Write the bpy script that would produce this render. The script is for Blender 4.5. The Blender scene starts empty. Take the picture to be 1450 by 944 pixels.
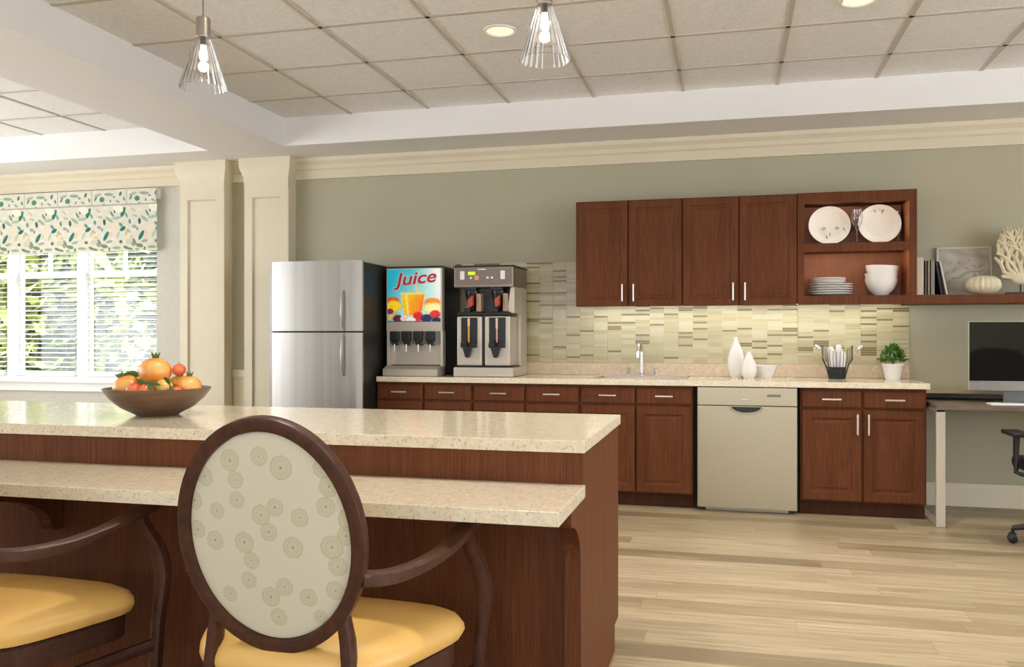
import bpy, bmesh, math, random
from math import sin, cos, pi, radians, atan2, sqrt, hypot
from mathutils import Vector, Matrix
random.seed(7)
SC = bpy.context.scene
COL = SC.collection

def lin(c):
    c = c / 255.0
    return c / 12.92 if c <= 0.04045 else ((c + 0.055) / 1.055) ** 2.4
def S(r, g, b, a=1.0): return (lin(r), lin(g), lin(b), a)

# ------------------------------------------------------------------ camera
cam_d = bpy.data.cameras.new('camera'); cam = bpy.data.objects.new('camera', cam_d); COL.objects.link(cam)
cam_d.sensor_width = 36.0; cam_d.lens = 36.0 * 1212 / 1450; cam_d.shift_y = 2.0 / 1450
cam.location = (0, 0, 1.233); cam.rotation_euler = (radians(90), 0, radians(14.214))
cam_d.clip_start = 0.05; cam_d.clip_end = 200
SC.camera = cam
# ------------------------------------------------------------------ world, sun, added fill lights
W = bpy.data.worlds.new('world'); SC.world = W; W.use_nodes = True
bg = W.node_tree.nodes['Background']
bg.inputs[0].default_value = (0.86, 0.93, 1.0, 1); bg.inputs[1].default_value = 5.5
def light(name, kind, loc, rot, energy, color, **kw):
    d = bpy.data.lights.new(name, kind); d.energy = energy; d.color = color
    for k, v in kw.items(): setattr(d, k, v)
    o = bpy.data.objects.new(name, d); COL.objects.link(o); o.location = loc; o.rotation_euler = rot
    return o
light('sun', 'SUN', (0, -5, 12), (radians(38), 0, radians(-25)), 17.0, (1, .95, .85), angle=radians(2))
# added fill lights in unseen wall openings: behind the camera, left and right
light('rear_fill_light', 'AREA', (-1.0, -3.35, 1.7), (radians(130), 0, 0), 20, (1, .97, .93), shape='RECTANGLE', size=5.8, size_y=1.1)
light('side_fill_light', 'AREA', (-7.85, 2.4, 1.4), (radians(138), 0, radians(-90)), 100, (1, .98, .96), shape='RECTANGLE', size=5.5, size_y=1.9)
light('right_fill_light', 'AREA', (5.4, 1.5, 1.4), (radians(138), 0, radians(90)), 85, (1, .96, .90), shape='RECTANGLE', size=6, size_y=2.0)
vs = SC.view_settings
vs.view_transform = 'Standard'; vs.look = 'None'; vs.exposure = 0.0; vs.gamma = 1.0; vs.use_curve_mapping = False
SC.cycles.max_bounces = 10; SC.cycles.diffuse_bounces = 6; SC.cycles.caustics_reflective = False; SC.cycles.caustics_refractive = False
SC.cycles.sample_clamp_indirect = 6
DOWN_E = 13.5      # each recessed lamp
PEND_E = 5.0

# ------------------------------------------------------------------ materials
def newmat(name):
    m = bpy.data.materials.new(name); m.use_nodes = True
    nt = m.node_tree; b = nt.nodes['Principled BSDF']
    return m, nt, b
def N(nt, t, **kw):
    n = nt.nodes.new(t)
    for k, v in kw.items(): setattr(n, k, v)
    return n
def coord(nt, scale=(1, 1, 1), rot=(0, 0, 0)):
    tc = N(nt, 'ShaderNodeTexCoord'); mp = N(nt, 'ShaderNodeMapping')
    mp.inputs['Scale'].default_value = scale; mp.inputs['Rotation'].default_value = rot
    nt.links.new(tc.outputs['Object'], mp.inputs['Vector']); return mp.outputs[0]
def noise(nt, vec, scale, detail=3, rough=.5):
    n = N(nt, 'ShaderNodeTexNoise'); n.inputs['Scale'].default_value = scale
    n.inputs['Detail'].default_value = detail; n.inputs['Roughness'].default_value = rough
    nt.links.new(vec, n.inputs['Vector']); return n.outputs['Fac']
def ramp(nt, fac, stops):
    r = N(nt, 'ShaderNodeValToRGB'); e = r.color_ramp.elements
    while len(e) < len(stops): e.new(0.5)
    for i, (p, c) in enumerate(stops): e[i].position = p; e[i].color = c
    nt.links.new(fac, r.inputs[0]); return r.outputs[0]
def mix(nt, a, b, f, mode='MIX'):
    m = N(nt, 'ShaderNodeMix', data_type='RGBA', blend_type=mode)
    for s, v in ((6, a), (7, b), (0, f)):
        if hasattr(v, 'links') or hasattr(v, 'is_linked'): nt.links.new(v, m.inputs[s])
        else: m.inputs[s].default_value = v
    return m.outputs[2]
def bump(nt, b, h, strength=.2, dist=.002):
    bp = N(nt, 'ShaderNodeBump'); bp.inputs['Strength'].default_value = strength; bp.inputs['Distance'].default_value = dist
    nt.links.new(h, bp.inputs['Height']); nt.links.new(bp.outputs[0], b.inputs['Normal'])
def plain(name, c, rough=.5, metal=0, var=.04, scale=20, **kw):
    m, nt, b = newmat(name)
    f = noise(nt, coord(nt), scale)
    lo = tuple(max(0, x * (1 - var)) for x in c[:3]) + (1,); hi = tuple(min(1, x * (1 + var)) for x in c[:3]) + (1,)
    nt.links.new(ramp(nt, f, [(.3, lo), (.7, hi)]), b.inputs['Base Color'])
    b.inputs['Roughness'].default_value = rough; b.inputs['Metallic'].default_value = metal
    for k, v in kw.items(): b.inputs[k].default_value = v
    return m
def wood(name, dark, light_, scale=(60, 60, 3), rough=.42, spec=.4, bumpy=.15):
    m, nt, b = newmat(name)
    v = coord(nt, scale); f = noise(nt, v, 2.2, 5, .6)
    v2 = coord(nt, (6, 6, .8)); f2 = noise(nt, v2, 2, 2)
    c = ramp(nt, f, [(.3, dark), (.72, light_)])
    c2 = mix(nt, c, tuple(x * .72 for x in dark[:3]) + (1,), ramp(nt, f2, [(.45, (0, 0, 0, 1)), (.8, (.5, .5, .5, 1))]))
    nt.links.new(c2, b.inputs['Base Color']); b.inputs['Roughness'].default_value = rough
    b.inputs['Specular IOR Level'].default_value = spec; bump(nt, b, f, bumpy, .001); return m
def stone(name, base, dark, light_, rough=.18, coat=0):
    m, nt, b = newmat(name)
    v = coord(nt)
    f = noise(nt, v, 26, 5, .6); c = ramp(nt, f, [(.28, tuple(base[i] * .93 for i in range(3)) + (1,)), (.5, base), (.72, light_)])
    f2 = noise(nt, v, 120, 3, .6)
    c = mix(nt, c, dark, ramp(nt, f2, [(.55, (0, 0, 0, 1)), (.68, (.6, .6, .6, 1))]))
    f3 = noise(nt, v, 70, 2, .5)
    c = mix(nt, c, light_, ramp(nt, f3, [(.58, (0, 0, 0, 1)), (.66, (.6, .6, .6, 1))]))
    nt.links.new(c, b.inputs['Base Color']); b.inputs['Roughness'].default_value = rough; b.inputs['Coat Weight'].default_value = coat; b.inputs['Coat Roughness'].default_value = .12; return m
def steel(name, c, rough=.3, scale=(200, 200, 2), metal=1.0, amp=.08):
    m, nt, b = newmat(name)
    f = noise(nt, coord(nt, scale), 3, 3)
    lo = tuple(x * (1 - amp) for x in c[:3]) + (1,)
    nt.links.new(ramp(nt, f, [(.3, lo), (.7, c)]), b.inputs['Base Color'])
    b.inputs['Metallic'].default_value = metal; b.inputs['Roughness'].default_value = rough; return m
def emit(name, c, s):
    m, nt, b = newmat(name); b.inputs['Base Color'].default_value = c
    b.inputs['Emission Color'].default_value = c; b.inputs['Emission Strength'].default_value = s; return m
def glass(name, c=(1, 1, 1, 1), rough=.02, ior=1.45):
    m, nt, b = newmat(name); b.inputs['Base Color'].default_value = c; b.inputs['Roughness'].default_value = rough
    b.inputs['Transmission Weight'].default_value = 1; b.inputs['IOR'].default_value = ior; return m
def painted(name, rough=.6, **kw):
    m, nt, b = newmat(name); a = N(nt, 'ShaderNodeVertexColor', layer_name='Col')
    nt.links.new(a.outputs[0], b.inputs['Base Color']); b.inputs['Roughness'].default_value = rough
    for k, v in kw.items(): b.inputs[k].default_value = v
    return m, nt, b

M = {}
M['cab'] = wood('cabinet_wood', S(86, 47, 26), S(112, 66, 40), rough=.55, spec=.15)
M['cab_in'] = wood('cabinet_inside_wood', S(150, 88, 55), S(176, 108, 70))
M['isl'] = wood('island_wood', S(84, 46, 27), S(116, 70, 44), scale=(90, 90, 2), rough=.55, spec=.15)
M['chairwood'] = wood('chair_dark_wood', S(62, 36, 26), S(86, 52, 38), scale=(20, 20, 20), rough=.38, spec=.3, bumpy=.05)
M['stone'] = stone('counter_stone', S(232, 219, 196), S(160, 134, 102), S(240, 231, 212), .15, .4)
M['stone2'] = stone('backsplash_stone', S(200, 180, 152), S(160, 136, 110), S(218, 202, 178), .3)
M['steel'] = steel('brushed_steel', S(206, 197, 184), .42, metal=.6)
M['steel_f'] = steel('fridge_steel', S(178, 174, 169), .42, scale=(4, 4, .04), amp=.22)  # broad vertical bands put into the colour, imitating soft reflections
M['steel_d'] = steel('dishwasher_steel', S(194, 184, 162), .42)
M['chrome'] = steel('chrome', S(225, 225, 225), .12, amp=.02)
M['nickel'] = steel('nickel_handle', S(215, 205, 195), .3, amp=.03)
M['black'] = plain('black_plastic', S(22, 22, 24), .35)
M['blackgap'] = plain('black_gap', S(10, 9, 9), .8)
M['fridgeside'] = plain('black_fridge_side', S(28, 27, 25), .5)
M['grey'] = plain('grey_plastic', S(120, 118, 115), .45)
M['white'] = plain('white_ceramic', S(238, 236, 232), .25, var=.01)
M['whitep'] = plain('white_paint', S(236, 236, 236), .45, var=.01)
M['cream'] = plain('cream_trim_paint', S(214, 203, 178), .45, var=.02, scale=4)
M['wallR'] = plain('sage_wall_paint', S(172, 167, 144), .85, var=.02, scale=3)
M['ceilp'] = plain('ceiling_paint', S(230, 228, 227), .9, var=.01, scale=3)
M['wallp'] = plain('side_wall_paint', S(200, 194, 178), .85, var=.02, scale=3)
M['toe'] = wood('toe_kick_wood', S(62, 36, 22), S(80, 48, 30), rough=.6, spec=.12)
M['glass'] = glass('clear_glass')
M['leaf'] = plain('leaf_green', S(52, 112, 24), .5, var=.35, scale=60)
M['soil'] = plain('soil', S(60, 45, 35), .9)
M['lampglow'] = emit('lamp_glow', (1, .9, .72, 1), 9)
M['bulb'] = emit('bulb_glow', (1, .93, .82, 1), 14)
M['strip'] = emit('led_strip_glow', (1, .97, .9, 1), 46)

def m_grasscloth():
    m, nt, b = newmat('grasscloth_wallpaper')
    f = noise(nt, coord(nt, (6, 6, 120)), 3, 3); f2 = noise(nt, coord(nt, (120, 120, 6)), 3, 3)
    c = ramp(nt, f, [(.3, S(172, 170, 160)), (.7, S(208, 205, 194))]); c2 = ramp(nt, f2, [(.3, S(182, 180, 170)), (.7, S(214, 210, 200))])
    nt.links.new(mix(nt, c, c2, .5), b.inputs['Base Color']); b.inputs['Roughness'].default_value = .8; bump(nt, b, f, .3); return m
M['grass'] = m_grasscloth()
def m_ceiltile():
    m, nt, b = newmat('ceiling_tile')
    f = noise(nt, coord(nt), 45, 4, .6)
    nt.links.new(ramp(nt, f, [(.35, S(226, 225, 224)), (.65, S(238, 237, 236))]), b.inputs['Base Color'])
    b.inputs['Roughness'].default_value = .95; bump(nt, b, f, .35, .003); return m
M['ctile'] = m_ceiltile()
M['grid'] = plain('ceiling_grid_metal', S(192, 184, 172), .6)
def m_floor():
    m, nt, b = newmat('light_oak_planks')
    br = N(nt, 'ShaderNodeTexBrick'); v = coord(nt)
    sx = N(nt, 'ShaderNodeSeparateXYZ'); nt.links.new(v, sx.inputs[0])
    dv = N(nt, 'ShaderNodeMath', operation='DIVIDE'); nt.links.new(sx.outputs[1], dv.inputs[0]); dv.inputs[1].default_value = .15
    fl = N(nt, 'ShaderNodeMath', operation='FLOOR'); nt.links.new(dv.outputs[0], fl.inputs[0])
    wn = N(nt, 'ShaderNodeTexWhiteNoise', noise_dimensions='1D'); nt.links.new(fl.outputs[0], wn.inputs['W'])
    ma = N(nt, 'ShaderNodeMath', operation='MULTIPLY_ADD'); nt.links.new(wn.outputs[0], ma.inputs[0]); ma.inputs[1].default_value = 1.35; nt.links.new(sx.outputs[0], ma.inputs[2])
    cb = N(nt, 'ShaderNodeCombineXYZ'); nt.links.new(ma.outputs[0], cb.inputs[0]); nt.links.new(sx.outputs[1], cb.inputs[1])
    nt.links.new(cb.outputs[0], br.inputs['Vector'])
    br.offset = 0; br.offset_frequency = 2; br.squash = 1
    br.inputs['Scale'].default_value = 1; br.inputs['Brick Width'].default_value = 1.35; br.inputs['Row Height'].default_value = .15
    br.inputs['Mortar Size'].default_value = .0012; br.inputs['Mortar Smooth'].default_value = .2; br.inputs['Bias'].default_value = 0
    br.inputs['Color1'].default_value = (0, 0, 0, 1); br.inputs['Color2'].default_value = (1, 1, 1, 1); br.inputs['Mortar'].default_value = (.5, .5, .5, 1)
    tone = ramp(nt, br.outputs['Color'], [(0, S(116, 104, 82)), (.25, S(158, 144, 118)), (.75, S(184, 170, 144)), (1, S(134, 120, 96))])
    # shift the grain from plank to plank
    sep = N(nt, 'ShaderNodeVectorMath', operation='MULTIPLY_ADD'); sep.inputs[1].default_value = (17, 9, 0)
    nt.links.new(br.outputs['Color'], sep.inputs[0]); nt.links.new(v, sep.inputs[2])
    mp = N(nt, 'ShaderNodeMapping'); mp.inputs['Scale'].default_value = (1.1, 22, 1); nt.links.new(sep.outputs[0], mp.inputs['Vector'])
    g = noise(nt, mp.outputs[0], 2.2, 6, .65)
    mp2 = N(nt, 'ShaderNodeMapping'); mp2.inputs['Scale'].default_value = (.7, 6, 1); nt.links.new(sep.outputs[0], mp2.inputs['Vector'])
    g2 = noise(nt, mp2.outputs[0], 2, 3, .6)
    c = mix(nt, tone, S(138, 112, 74), ramp(nt, g, [(.42, (0, 0, 0, 1)), (.74, (.95, .95, .95, 1))]))
    c = mix(nt, c, S(212, 192, 158), ramp(nt, g2, [(.5, (0, 0, 0, 1)), (.8, (.55, .55, .55, 1))]))
    c = mix(nt, c, S(124, 102, 72), ramp(nt, br.outputs['Fac'], [(0, (0, 0, 0, 1)), (1, (.6, .6, .6, 1))]))
    nt.links.new(c, b.inputs['Base Color']); b.inputs['Roughness'].default_value = .42; bump(nt, b, g, .08, .001); return m
M['floor'] = m_floor()
def m_leather():
    m, nt, b = newmat('mustard_leather')
    f = noise(nt, coord(nt), 260, 3); f2 = noise(nt, coord(nt), 5, 2)
    nt.links.new(ramp(nt, f2, [(.3, S(222, 174, 96)), (.7, S(232, 188, 110))]), b.inputs['Base Color'])
    b.inputs['Roughness'].default_value = .36; bump(nt, b, f, .12, .001); return m
M['leather'] = m_leather()
def m_bowl():
    m, nt, b = newmat('turned_wood_bowl')
    f = noise(nt, coord(nt, (3, 3, 22)), 3, 3)
    nt.links.new(ramp(nt, f, [(.3, S(70, 50, 34)), (.7, S(112, 84, 60))]), b.inputs['Base Color'])
    b.inputs['Roughness'].default_value = .28; return m
M['bowlwood'] = m_bowl()
def m_fruit(name, c1, c2, c3):
    m, nt, b = newmat(name); f = noise(nt, coord(nt, (1, 1, 1)), 14, 3)
    nt.links.new(ramp(nt, f, [(.3, c1), (.5, c2), (.72, c3)]), b.inputs['Base Color'])
    b.inputs['Roughness'].default_value = .35; b.inputs['Subsurface Weight'].default_value = .0; return m
M['pome'] = m_fruit('orange_pomegranate_skin', S(214, 120, 44), S(232, 158, 74), S(238, 190, 116))
M['redf'] = m_fruit('red_fruit_skin', S(196, 62, 40), S(220, 96, 62), S(236, 140, 90))
M['yelf'] = m_fruit('yellow_fruit_skin', S(222, 160, 70), S(234, 188, 98), S(222, 196, 110))
M['fruitleaf'] = plain('fruit_leaf', S(84, 110, 50), .5, var=.3, scale=40)
for k, c in dict(t0=(184, 173, 136), t1=(174, 163, 124), t2=(192, 184, 150), t3=(122, 108, 70), grout=(196, 188, 158)).items():
    M[k] = plain('tile_' + {'t0': 'cream', 't1': 'sand', 't2': 'pale', 't3': 'olive', 'grout': 'grout'}[k], S(*c), .22 if k != 'grout' else .8, var=.03, scale=8)

# ------------------------------------------------------------------ object helpers
ORG = {}
def empty(name, label, cat, loc=(0, 0, 0), group=None):
    o = bpy.data.objects.new(name, None); COL.objects.link(o); o.location = loc; o.empty_display_size = .05
    ORG[o.name] = Vector(loc); tag(o, label, cat, group); return o
def tag(o, label, cat, group=None):
    o['label'] = label; o['category'] = cat
    if group: o['group'] = group
    return o
class MB:
    """collects shapes given in world metres into one mesh"""
    def __init__(s): s.bm = bmesh.new()
    def _merge(s, b2, mat=0, M4=None):
        if M4 is not None: bmesh.ops.transform(b2, matrix=M4, verts=b2.verts)
        for f in b2.faces: f.material_index = mat
        me = bpy.data.meshes.new('tmp'); b2.to_mesh(me); b2.free(); s.bm.from_mesh(me); bpy.data.meshes.remove(me); return s
    def box(s, x0, x1, y0, y1, z0, z1, bev=0.0, mat=0, M4=None, seg=2):
        b = bmesh.new(); bmesh.ops.create_cube(b, size=1)
        for v in b.verts: v.co = Vector((x0 + (v.co.x + .5) * (x1 - x0), y0 + (v.co.y + .5) * (y1 - y0), z0 + (v.co.z + .5) * (z1 - z0)))
        if bev > 0: bmesh.ops.bevel(b, geom=list(b.edges), offset=min(bev, .45 * min(x1 - x0, y1 - y0, z1 - z0)), segments=seg, affect='EDGES', profile=.6)
        return s._merge(b, mat, M4)
    def lathe(s, prof, cx=0, cy=0, cz=0, n=32, mat=0, M4=None, capb=True, capt=False, rmod=None):
        b = bmesh.new(); rings = []
        for r, z in prof:
            ring = []
            for i in range(n):
                a = 2 * pi * i / n; rr = r * (rmod(a, z) if rmod else 1)
                ring.append(b.verts.new((cx + rr * cos(a), cy + rr * sin(a), cz + z)))
            rings.append(ring)
        for a, c in zip(rings, rings[1:]):
            for i in range(n): b.faces.new((a[i], a[(i + 1) % n], c[(i + 1) % n], c[i]))
        if capb: b.faces.new(rings[0][::-1])
        if capt: b.faces.new(rings[-1])
        bmesh.ops.recalc_face_normals(b, faces=b.faces)
        return s._merge(b, mat, M4)
    def tube(s, pts, rad, n=10, mat=0, flat=None, closed=False, up=None, M4=None, q=4.0):
        """sweep along pts; rad number or list; flat=(w,h) list gives a rounded rectangle section"""
        pts = [Vector(p) for p in pts]; b = bmesh.new(); rings = []; L = len(pts); prev = None
        for i, p in enumerate(pts):
            if closed: t = (pts[(i + 1) % L] - pts[i - 1]).normalized()
            else: t = (pts[min(i + 1, L - 1)] - pts[max(i - 1, 0)]).normalized()
            u = Vector(up) if up is not None else (prev if prev is not None else (Vector((0, 0, 1)) if abs(t.z) < .9 else Vector((0, 1, 0))))
            a = (u - t * u.dot(t)).normalized(); prev = a; c = t.cross(a)
            r = rad[i] if isinstance(rad, (list, tuple)) else rad
            ring = []
            for k in range(n):
                an = 2 * pi * (k + .5) / n
                if flat:
                    w, h = flat[i] if isinstance(flat, list) else flat
                    ca, sa = cos(an), sin(an); d = (abs(ca) ** q + abs(sa) ** q) ** (-1 / q)
                    ring.append(b.verts.new(p + c * (ca * d * w) + a * (sa * d * h)))
                else: ring.append(b.verts.new(p + c * (cos(an) * r) + a * (sin(an) * r)))
            rings.append(ring)
        R2 = rings[1:] + ([rings[0]] if closed else [])
        for A, B in zip(rings, R2):
            for i in range(n): b.faces.new((A[i], A[(i + 1) % n], B[(i + 1) % n], B[i]))
        if not closed: b.faces.new(rings[0][::-1]); b.faces.new(rings[-1])
        bmesh.ops.recalc_face_normals(b, faces=b.faces)
        return s._merge(b, mat, M4)
    def prism(s, poly, lo, hi, axis='x', mat=0, M4=None, bev=0):
        """poly is a list of 2-D points; axis is the extrusion direction"""
        b = bmesh.new()
        def P(p, t): return {'x': (t, p[0], p[1]), 'y': (p[0], t, p[1]), 'z': (p[0], p[1], t)}[axis]
        A = [b.verts.new(P(p, lo)) for p in poly]; B = [b.verts.new(P(p, hi)) for p in poly]; n = len(poly)
        b.faces.new(A[::-1]); b.faces.new(B)
        for i in range(n): b.faces.new((A[i], A[(i + 1) % n], B[(i + 1) % n], B[i]))
        bmesh.ops.recalc_face_normals(b, faces=b.faces)
        if bev: bmesh.ops.bevel(b, geom=list(b.edges), offset=bev, segments=2, affect='EDGES')
        return s._merge(b, mat, M4)
    def ball(s, c, r, sc=(1, 1, 1), seg=20, rings=12, mat=0, M4=None):
        b = bmesh.new(); bmesh.ops.create_uvsphere(b, u_segments=seg, v_segments=rings, radius=r)
        for v in b.verts: v.co = Vector((v.co.x * sc[0], v.co.y * sc[1], v.co.z * sc[2])) + Vector(c)
        return s._merge(b, mat, M4)
    def rects(s, x0, x1, z0, z1, loops, mat=0):
        """nested rectangles facing -Y: loops = (inset, y); gives framed doors and recessed panels"""
        b = bmesh.new(); R = []
        for ins, y in loops:
            R.append([b.verts.new(p) for p in ((x0 + ins, y, z0 + ins), (x1 - ins, y, z0 + ins), (x1 - ins, y, z1 - ins), (x0 + ins, y, z1 - ins))])
        b.faces.new(R[0][::-1])
        for A, B in zip(R, R[1:]):
            for i in range(4): b.faces.new((A[i], A[(i + 1) % 4], B[(i + 1) % 4], B[i]))
        b.faces.new(R[-1])
        bmesh.ops.recalc_face_normals(b, faces=b.faces)
        return s._merge(b, mat)
    def build(s, name, mats, parent=None, smooth=True, loc=None):
        me = bpy.data.meshes.new(name)
        org = ORG[parent.name] if parent is not None else Vector(loc or (0, 0, 0))
        if loc is not None or parent is not None: bmesh.ops.translate(s.bm, vec=-org, verts=s.bm.verts)
        s.bm.to_mesh(me); s.bm.free()
        for m in (mats if isinstance(mats, (list, tuple)) else [mats]): me.materials.append(M[m] if isinstance(m, str) else m)
        if smooth:
            me.polygons.foreach_set('use_smooth', [True] * len(me.polygons)); me.set_sharp_from_angle(angle=radians(38))
        o = bpy.data.objects.new(name, me); COL.objects.link(o)
        if smooth: wn = o.modifiers.new('wn', 'WEIGHTED_NORMAL'); wn.keep_sharp = True; wn.mode = 'FACE_AREA'
        if parent is not None: o.parent = parent
        else: o.location = org
        ORG[o.name] = org.copy(); return o
def struct(o): o['kind'] = 'structure'; return o
def paint_grid(name, fn, colf, nu, nv, mat, parent, flip=False):
    org = ORG[parent.name] if parent is not None else Vector((0, 0, 0))
    vs_ = [Vector(fn(i / nu, j / nv)) - org for j in range(nv + 1) for i in range(nu + 1)]
    fs = [(j * (nu + 1) + i, j * (nu + 1) + i + 1, (j + 1) * (nu + 1) + i + 1, (j + 1) * (nu + 1) + i) for j in range(nv) for i in range(nu)]
    if flip: fs = [f[::-1] for f in fs]
    me = bpy.data.meshes.new(name); me.from_pydata(vs_, [], fs); me.materials.append(mat)
    ca = me.color_attributes.new('Col', 'FLOAT_COLOR', 'POINT')
    buf = []
    for j in range(nv + 1):
        for i in range(nu + 1):
            c = colf(i / nu, j / nv); buf += [lin(c[0]), lin(c[1]), lin(c[2]), 1]
    ca.data.foreach_set('color', buf)
    me.polygons.foreach_set('use_smooth', [True] * len(me.polygons))
    o = bpy.data.objects.new(name, me); COL.objects.link(o)
    if parent is not None: o.parent = parent
    ORG[o.name] = org.copy(); return o
def copy_tree(root, loc, label, group=None, rz=None):
    r = root.copy(); COL.objects.link(r); r.location = loc
    if rz is not None: r.rotation_euler.z = rz
    r['label'] = label
    if group: r['group'] = group
    for ch in [o for o in bpy.data.objects if o.parent == root]:
        c = ch.copy(); COL.objects.link(c); c.parent = r
        for g in [o for o in bpy.data.objects if o.parent == ch]:
            d = g.copy(); COL.objects.link(d); d.parent = c
    return r
def mixc(a, b, t): t = max(0, min(1, t)); return tuple(a[i] + (b[i] - a[i]) * t for i in range(3))
def text_mesh(name, body, size, mat, parent, M4, extrude=.001, shear=0, offset=0):
    cu = bpy.data.curves.new('t', 'FONT'); cu.body = body; cu.size = size; cu.extrude = extrude; cu.align_x = 'CENTER'; cu.align_y = 'CENTER'; cu.shear = shear; cu.offset = offset
    to = bpy.data.objects.new('t', cu); COL.objects.link(to)
    dg = bpy.context.evaluated_depsgraph_get(); dg.update(); me = bpy.data.meshes.new_from_object(to.evaluated_get(dg)); bpy.data.objects.remove(to)
    me.transform(M4); me.transform(Matrix.Translation(-ORG[parent.name])); me.name = name; me.materials.clear(); me.materials.append(mat)
    o = bpy.data.objects.new(name, me); COL.objects.link(o); o.parent = parent; ORG[o.name] = ORG[parent.name].copy(); return o

# ================================================================== ROOM SHELL
YW = 6.78; XL = -8.0; XR = 5.5; YB = -3.5
ZS = 2.76; ZC = 2.987; YT = 6.26; XT = -3.49; XT2 = -4.18
struct(MB().box(XL - .2, XR + .2, YB - .2, YW + .2, -.1, 0).build('floor', 'floor', smooth=False))
WX0, WX1, WZ0, WZ1 = -7.60, -5.063, .84, 2.5
w = MB()
w.box(XL - .2, WX0, YW, YW + .2, 0, 3.1); w.box(WX1, -4.5, YW, YW + .2, 0, 3.1); w.box(WX0, WX1, YW, YW + .2, 0, WZ0); w.box(WX0, WX1, YW, YW + .2, WZ1, 3.1)
struct(w.build('wall_window', 'grass', smooth=False))
struct(MB().box(-4.5, XR + .2, YW, YW + .2, 0, 3.1).build('wall_back', 'wallR', smooth=False))
w = MB(); w.box(XL - .2, XL, YB - .2, -.4, 0, 3.1); w.box(XL - .2, XL, 5.2, YW, 0, 3.1); w.box(XL - .2, XL, -.4, 5.2, 0, .6); w.box(XL - .2, XL, -.4, 5.2, 2.6, 3.1)  # openings added in this and the next two unseen walls for fill lights
struct(w.build('wall_left', 'wallp', smooth=False))
w = MB(); w.box(XR, XR + .2, YB - .2, -1.5, 0, 3.1); w.box(XR, XR + .2, 4.5, YW, 0, 3.1); w.box(XR, XR + .2, -1.5, 4.5, 0, .5); w.box(XR, XR + .2, -1.5, 4.5, 2.6, 3.1)
struct(w.build('wall_right', 'wallp', smooth=False))
w = MB(); w.box(XL, -4.0, YB - .2, YB, 0, 3.1); w.box(2.0, XR, YB - .2, YB, 0, 3.1); w.box(-4.0, 2.0, YB - .2, YB, 0, 1.1); w.box(-4.0, 2.0, YB - .2, YB, 2.3, 3.1)
struct(w.build('wall_rear', 'wallp', smooth=False))
# dropped soffit and beams around the two tiled trays
w = MB()
w.box(XL, XR, YT, YW, ZS, 3.1)                                  # along the back wall
w.box(XT2, XT, YB, YT, ZS, 3.1)                                 # beam between the trays
w.box(XL, -7.6, YB, YT, ZS, 3.1); w.box(4.6, XR, YB, YT, ZS, 3.1); w.box(-7.6, XT2, YB, -2.9, ZS, 3.1); w.box(XT, 4.6, YB, -2.9, ZS, 3.1)
struct(w.build('trim_1', 'ceilp', smooth=False))
struct(MB().box(XL - .2, XR + .2, YB - .2, YW + .2, 3.1, 3.2).build('roof_deck', 'ceilp', smooth=False))
w = MB(); w.box(XT, 4.6, -2.9, YT, ZC, 3.05); w.box(-7.6, XT2, -2.9, YT, ZC, 3.05)
struct(w.build('ceiling', 'ctile', smooth=False))
g = MB(); xs = [-2.90 + .6455 * i for i in range(12)]
for x in xs:
    if x < 4.6: g.box(x - .013, x + .013, -2.9, YT, ZC - .006, ZC + .002)
ys = [5.745 - .645 * i for i in range(14)]
for y in ys: g.box(XT, 4.6, y - .013, y + .013, ZC - .006, ZC + .002)
for i in range(4): x = -5.19 - .645 * i; g.box(x - .013, x + .013, -2.9, YT, ZC - .006, ZC + .002)
for y in ys: g.box(-7.6, XT2, y - .013, y + .013, ZC - .006, ZC + .002)
struct(g.build('trim_2', 'grid', smooth=False))
# crown moulding on the back wall
def crown(x0, x1, y=YW):
    prof = [(y, 2.583), (y - .018, 2.583), (y - .018, 2.655), (y - .03, 2.668), (y - .032, 2.70), (y - .055, 2.73), (y - .06, ZS), (y, ZS)]
    return MB().prism(prof, x0, x1, 'x')
struct(crown(-3.66, XR).build('trim_3', 'cream', smooth=False))
struct(crown(XL, -4.73).build('trim_4', 'cream', smooth=False))
struct(crown(-4.27, -4.10).build('trim_5', 'cream', smooth=False))
def baseb(x0, x1): return MB().prism([(YW, 0), (YW - .016, 0), (YW - .016, .14), (YW - .006, .162), (YW, .162)], x0, x1, 'x')
struct(baseb(1.30, XR).build('baseboard_right', 'cream', smooth=False))
struct(baseb(XL, -4.73).build('baseboard_left', 'cream', smooth=False))
c = MB().box(-4.27, -4.08, YW - .03, YW, .86, .925, .006); c.box(-4.27, -4.08, YW - .008, YW, 0, .86)
struct(c.build('trim_6', 'cream'))
# panelled half columns
def column(n, x0, x1):
    yf = 6.645; m = MB(); ins = .075
    m.rects(x0, x1, 0, 2.50, [(0, YW), (0, yf), (ins, yf), (ins + .012, yf + .018), (ins + .03, yf + .018)])
    # sunken side panels are thin frames on the right flank
    m.box(x1 - .001, x1 + .004, yf + .002, YW - .045, .16, 2.498); m.box(x1 - .001, x1 + .004, YW - .045, YW - .001, 2.36, 2.498)
    prof = [(0, 2.50), (.004, 2.60), (.018, 2.625), (.02, 2.65), (.034, 2.68), (.036, ZS)]
    b = bmesh.new(); R = []
    for o, z in prof: R.append([b.verts.new(p) for p in ((x0 - o, YW, z), (x0 - o, yf - o, z), (x1 + o, yf - o, z), (x1 + o, YW, z))])
    for A, B in zip(R, R[1:]):
        for i in range(3): b.faces.new((A[i], A[i + 1], B[i + 1], B[i]))
    b.faces.new(R[-1]); b.faces.new(R[0][::-1]); bmesh.ops.recalc_face_normals(b, faces=b.faces)
    m._merge(b)
    m.box(x0 - .012, x1 + .012, yf - .012, YW, 0, .16, .004)
    o = m.build(n, 'cream'); struct(o); return o
column('trim_7', -4.725, -4.285)
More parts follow.
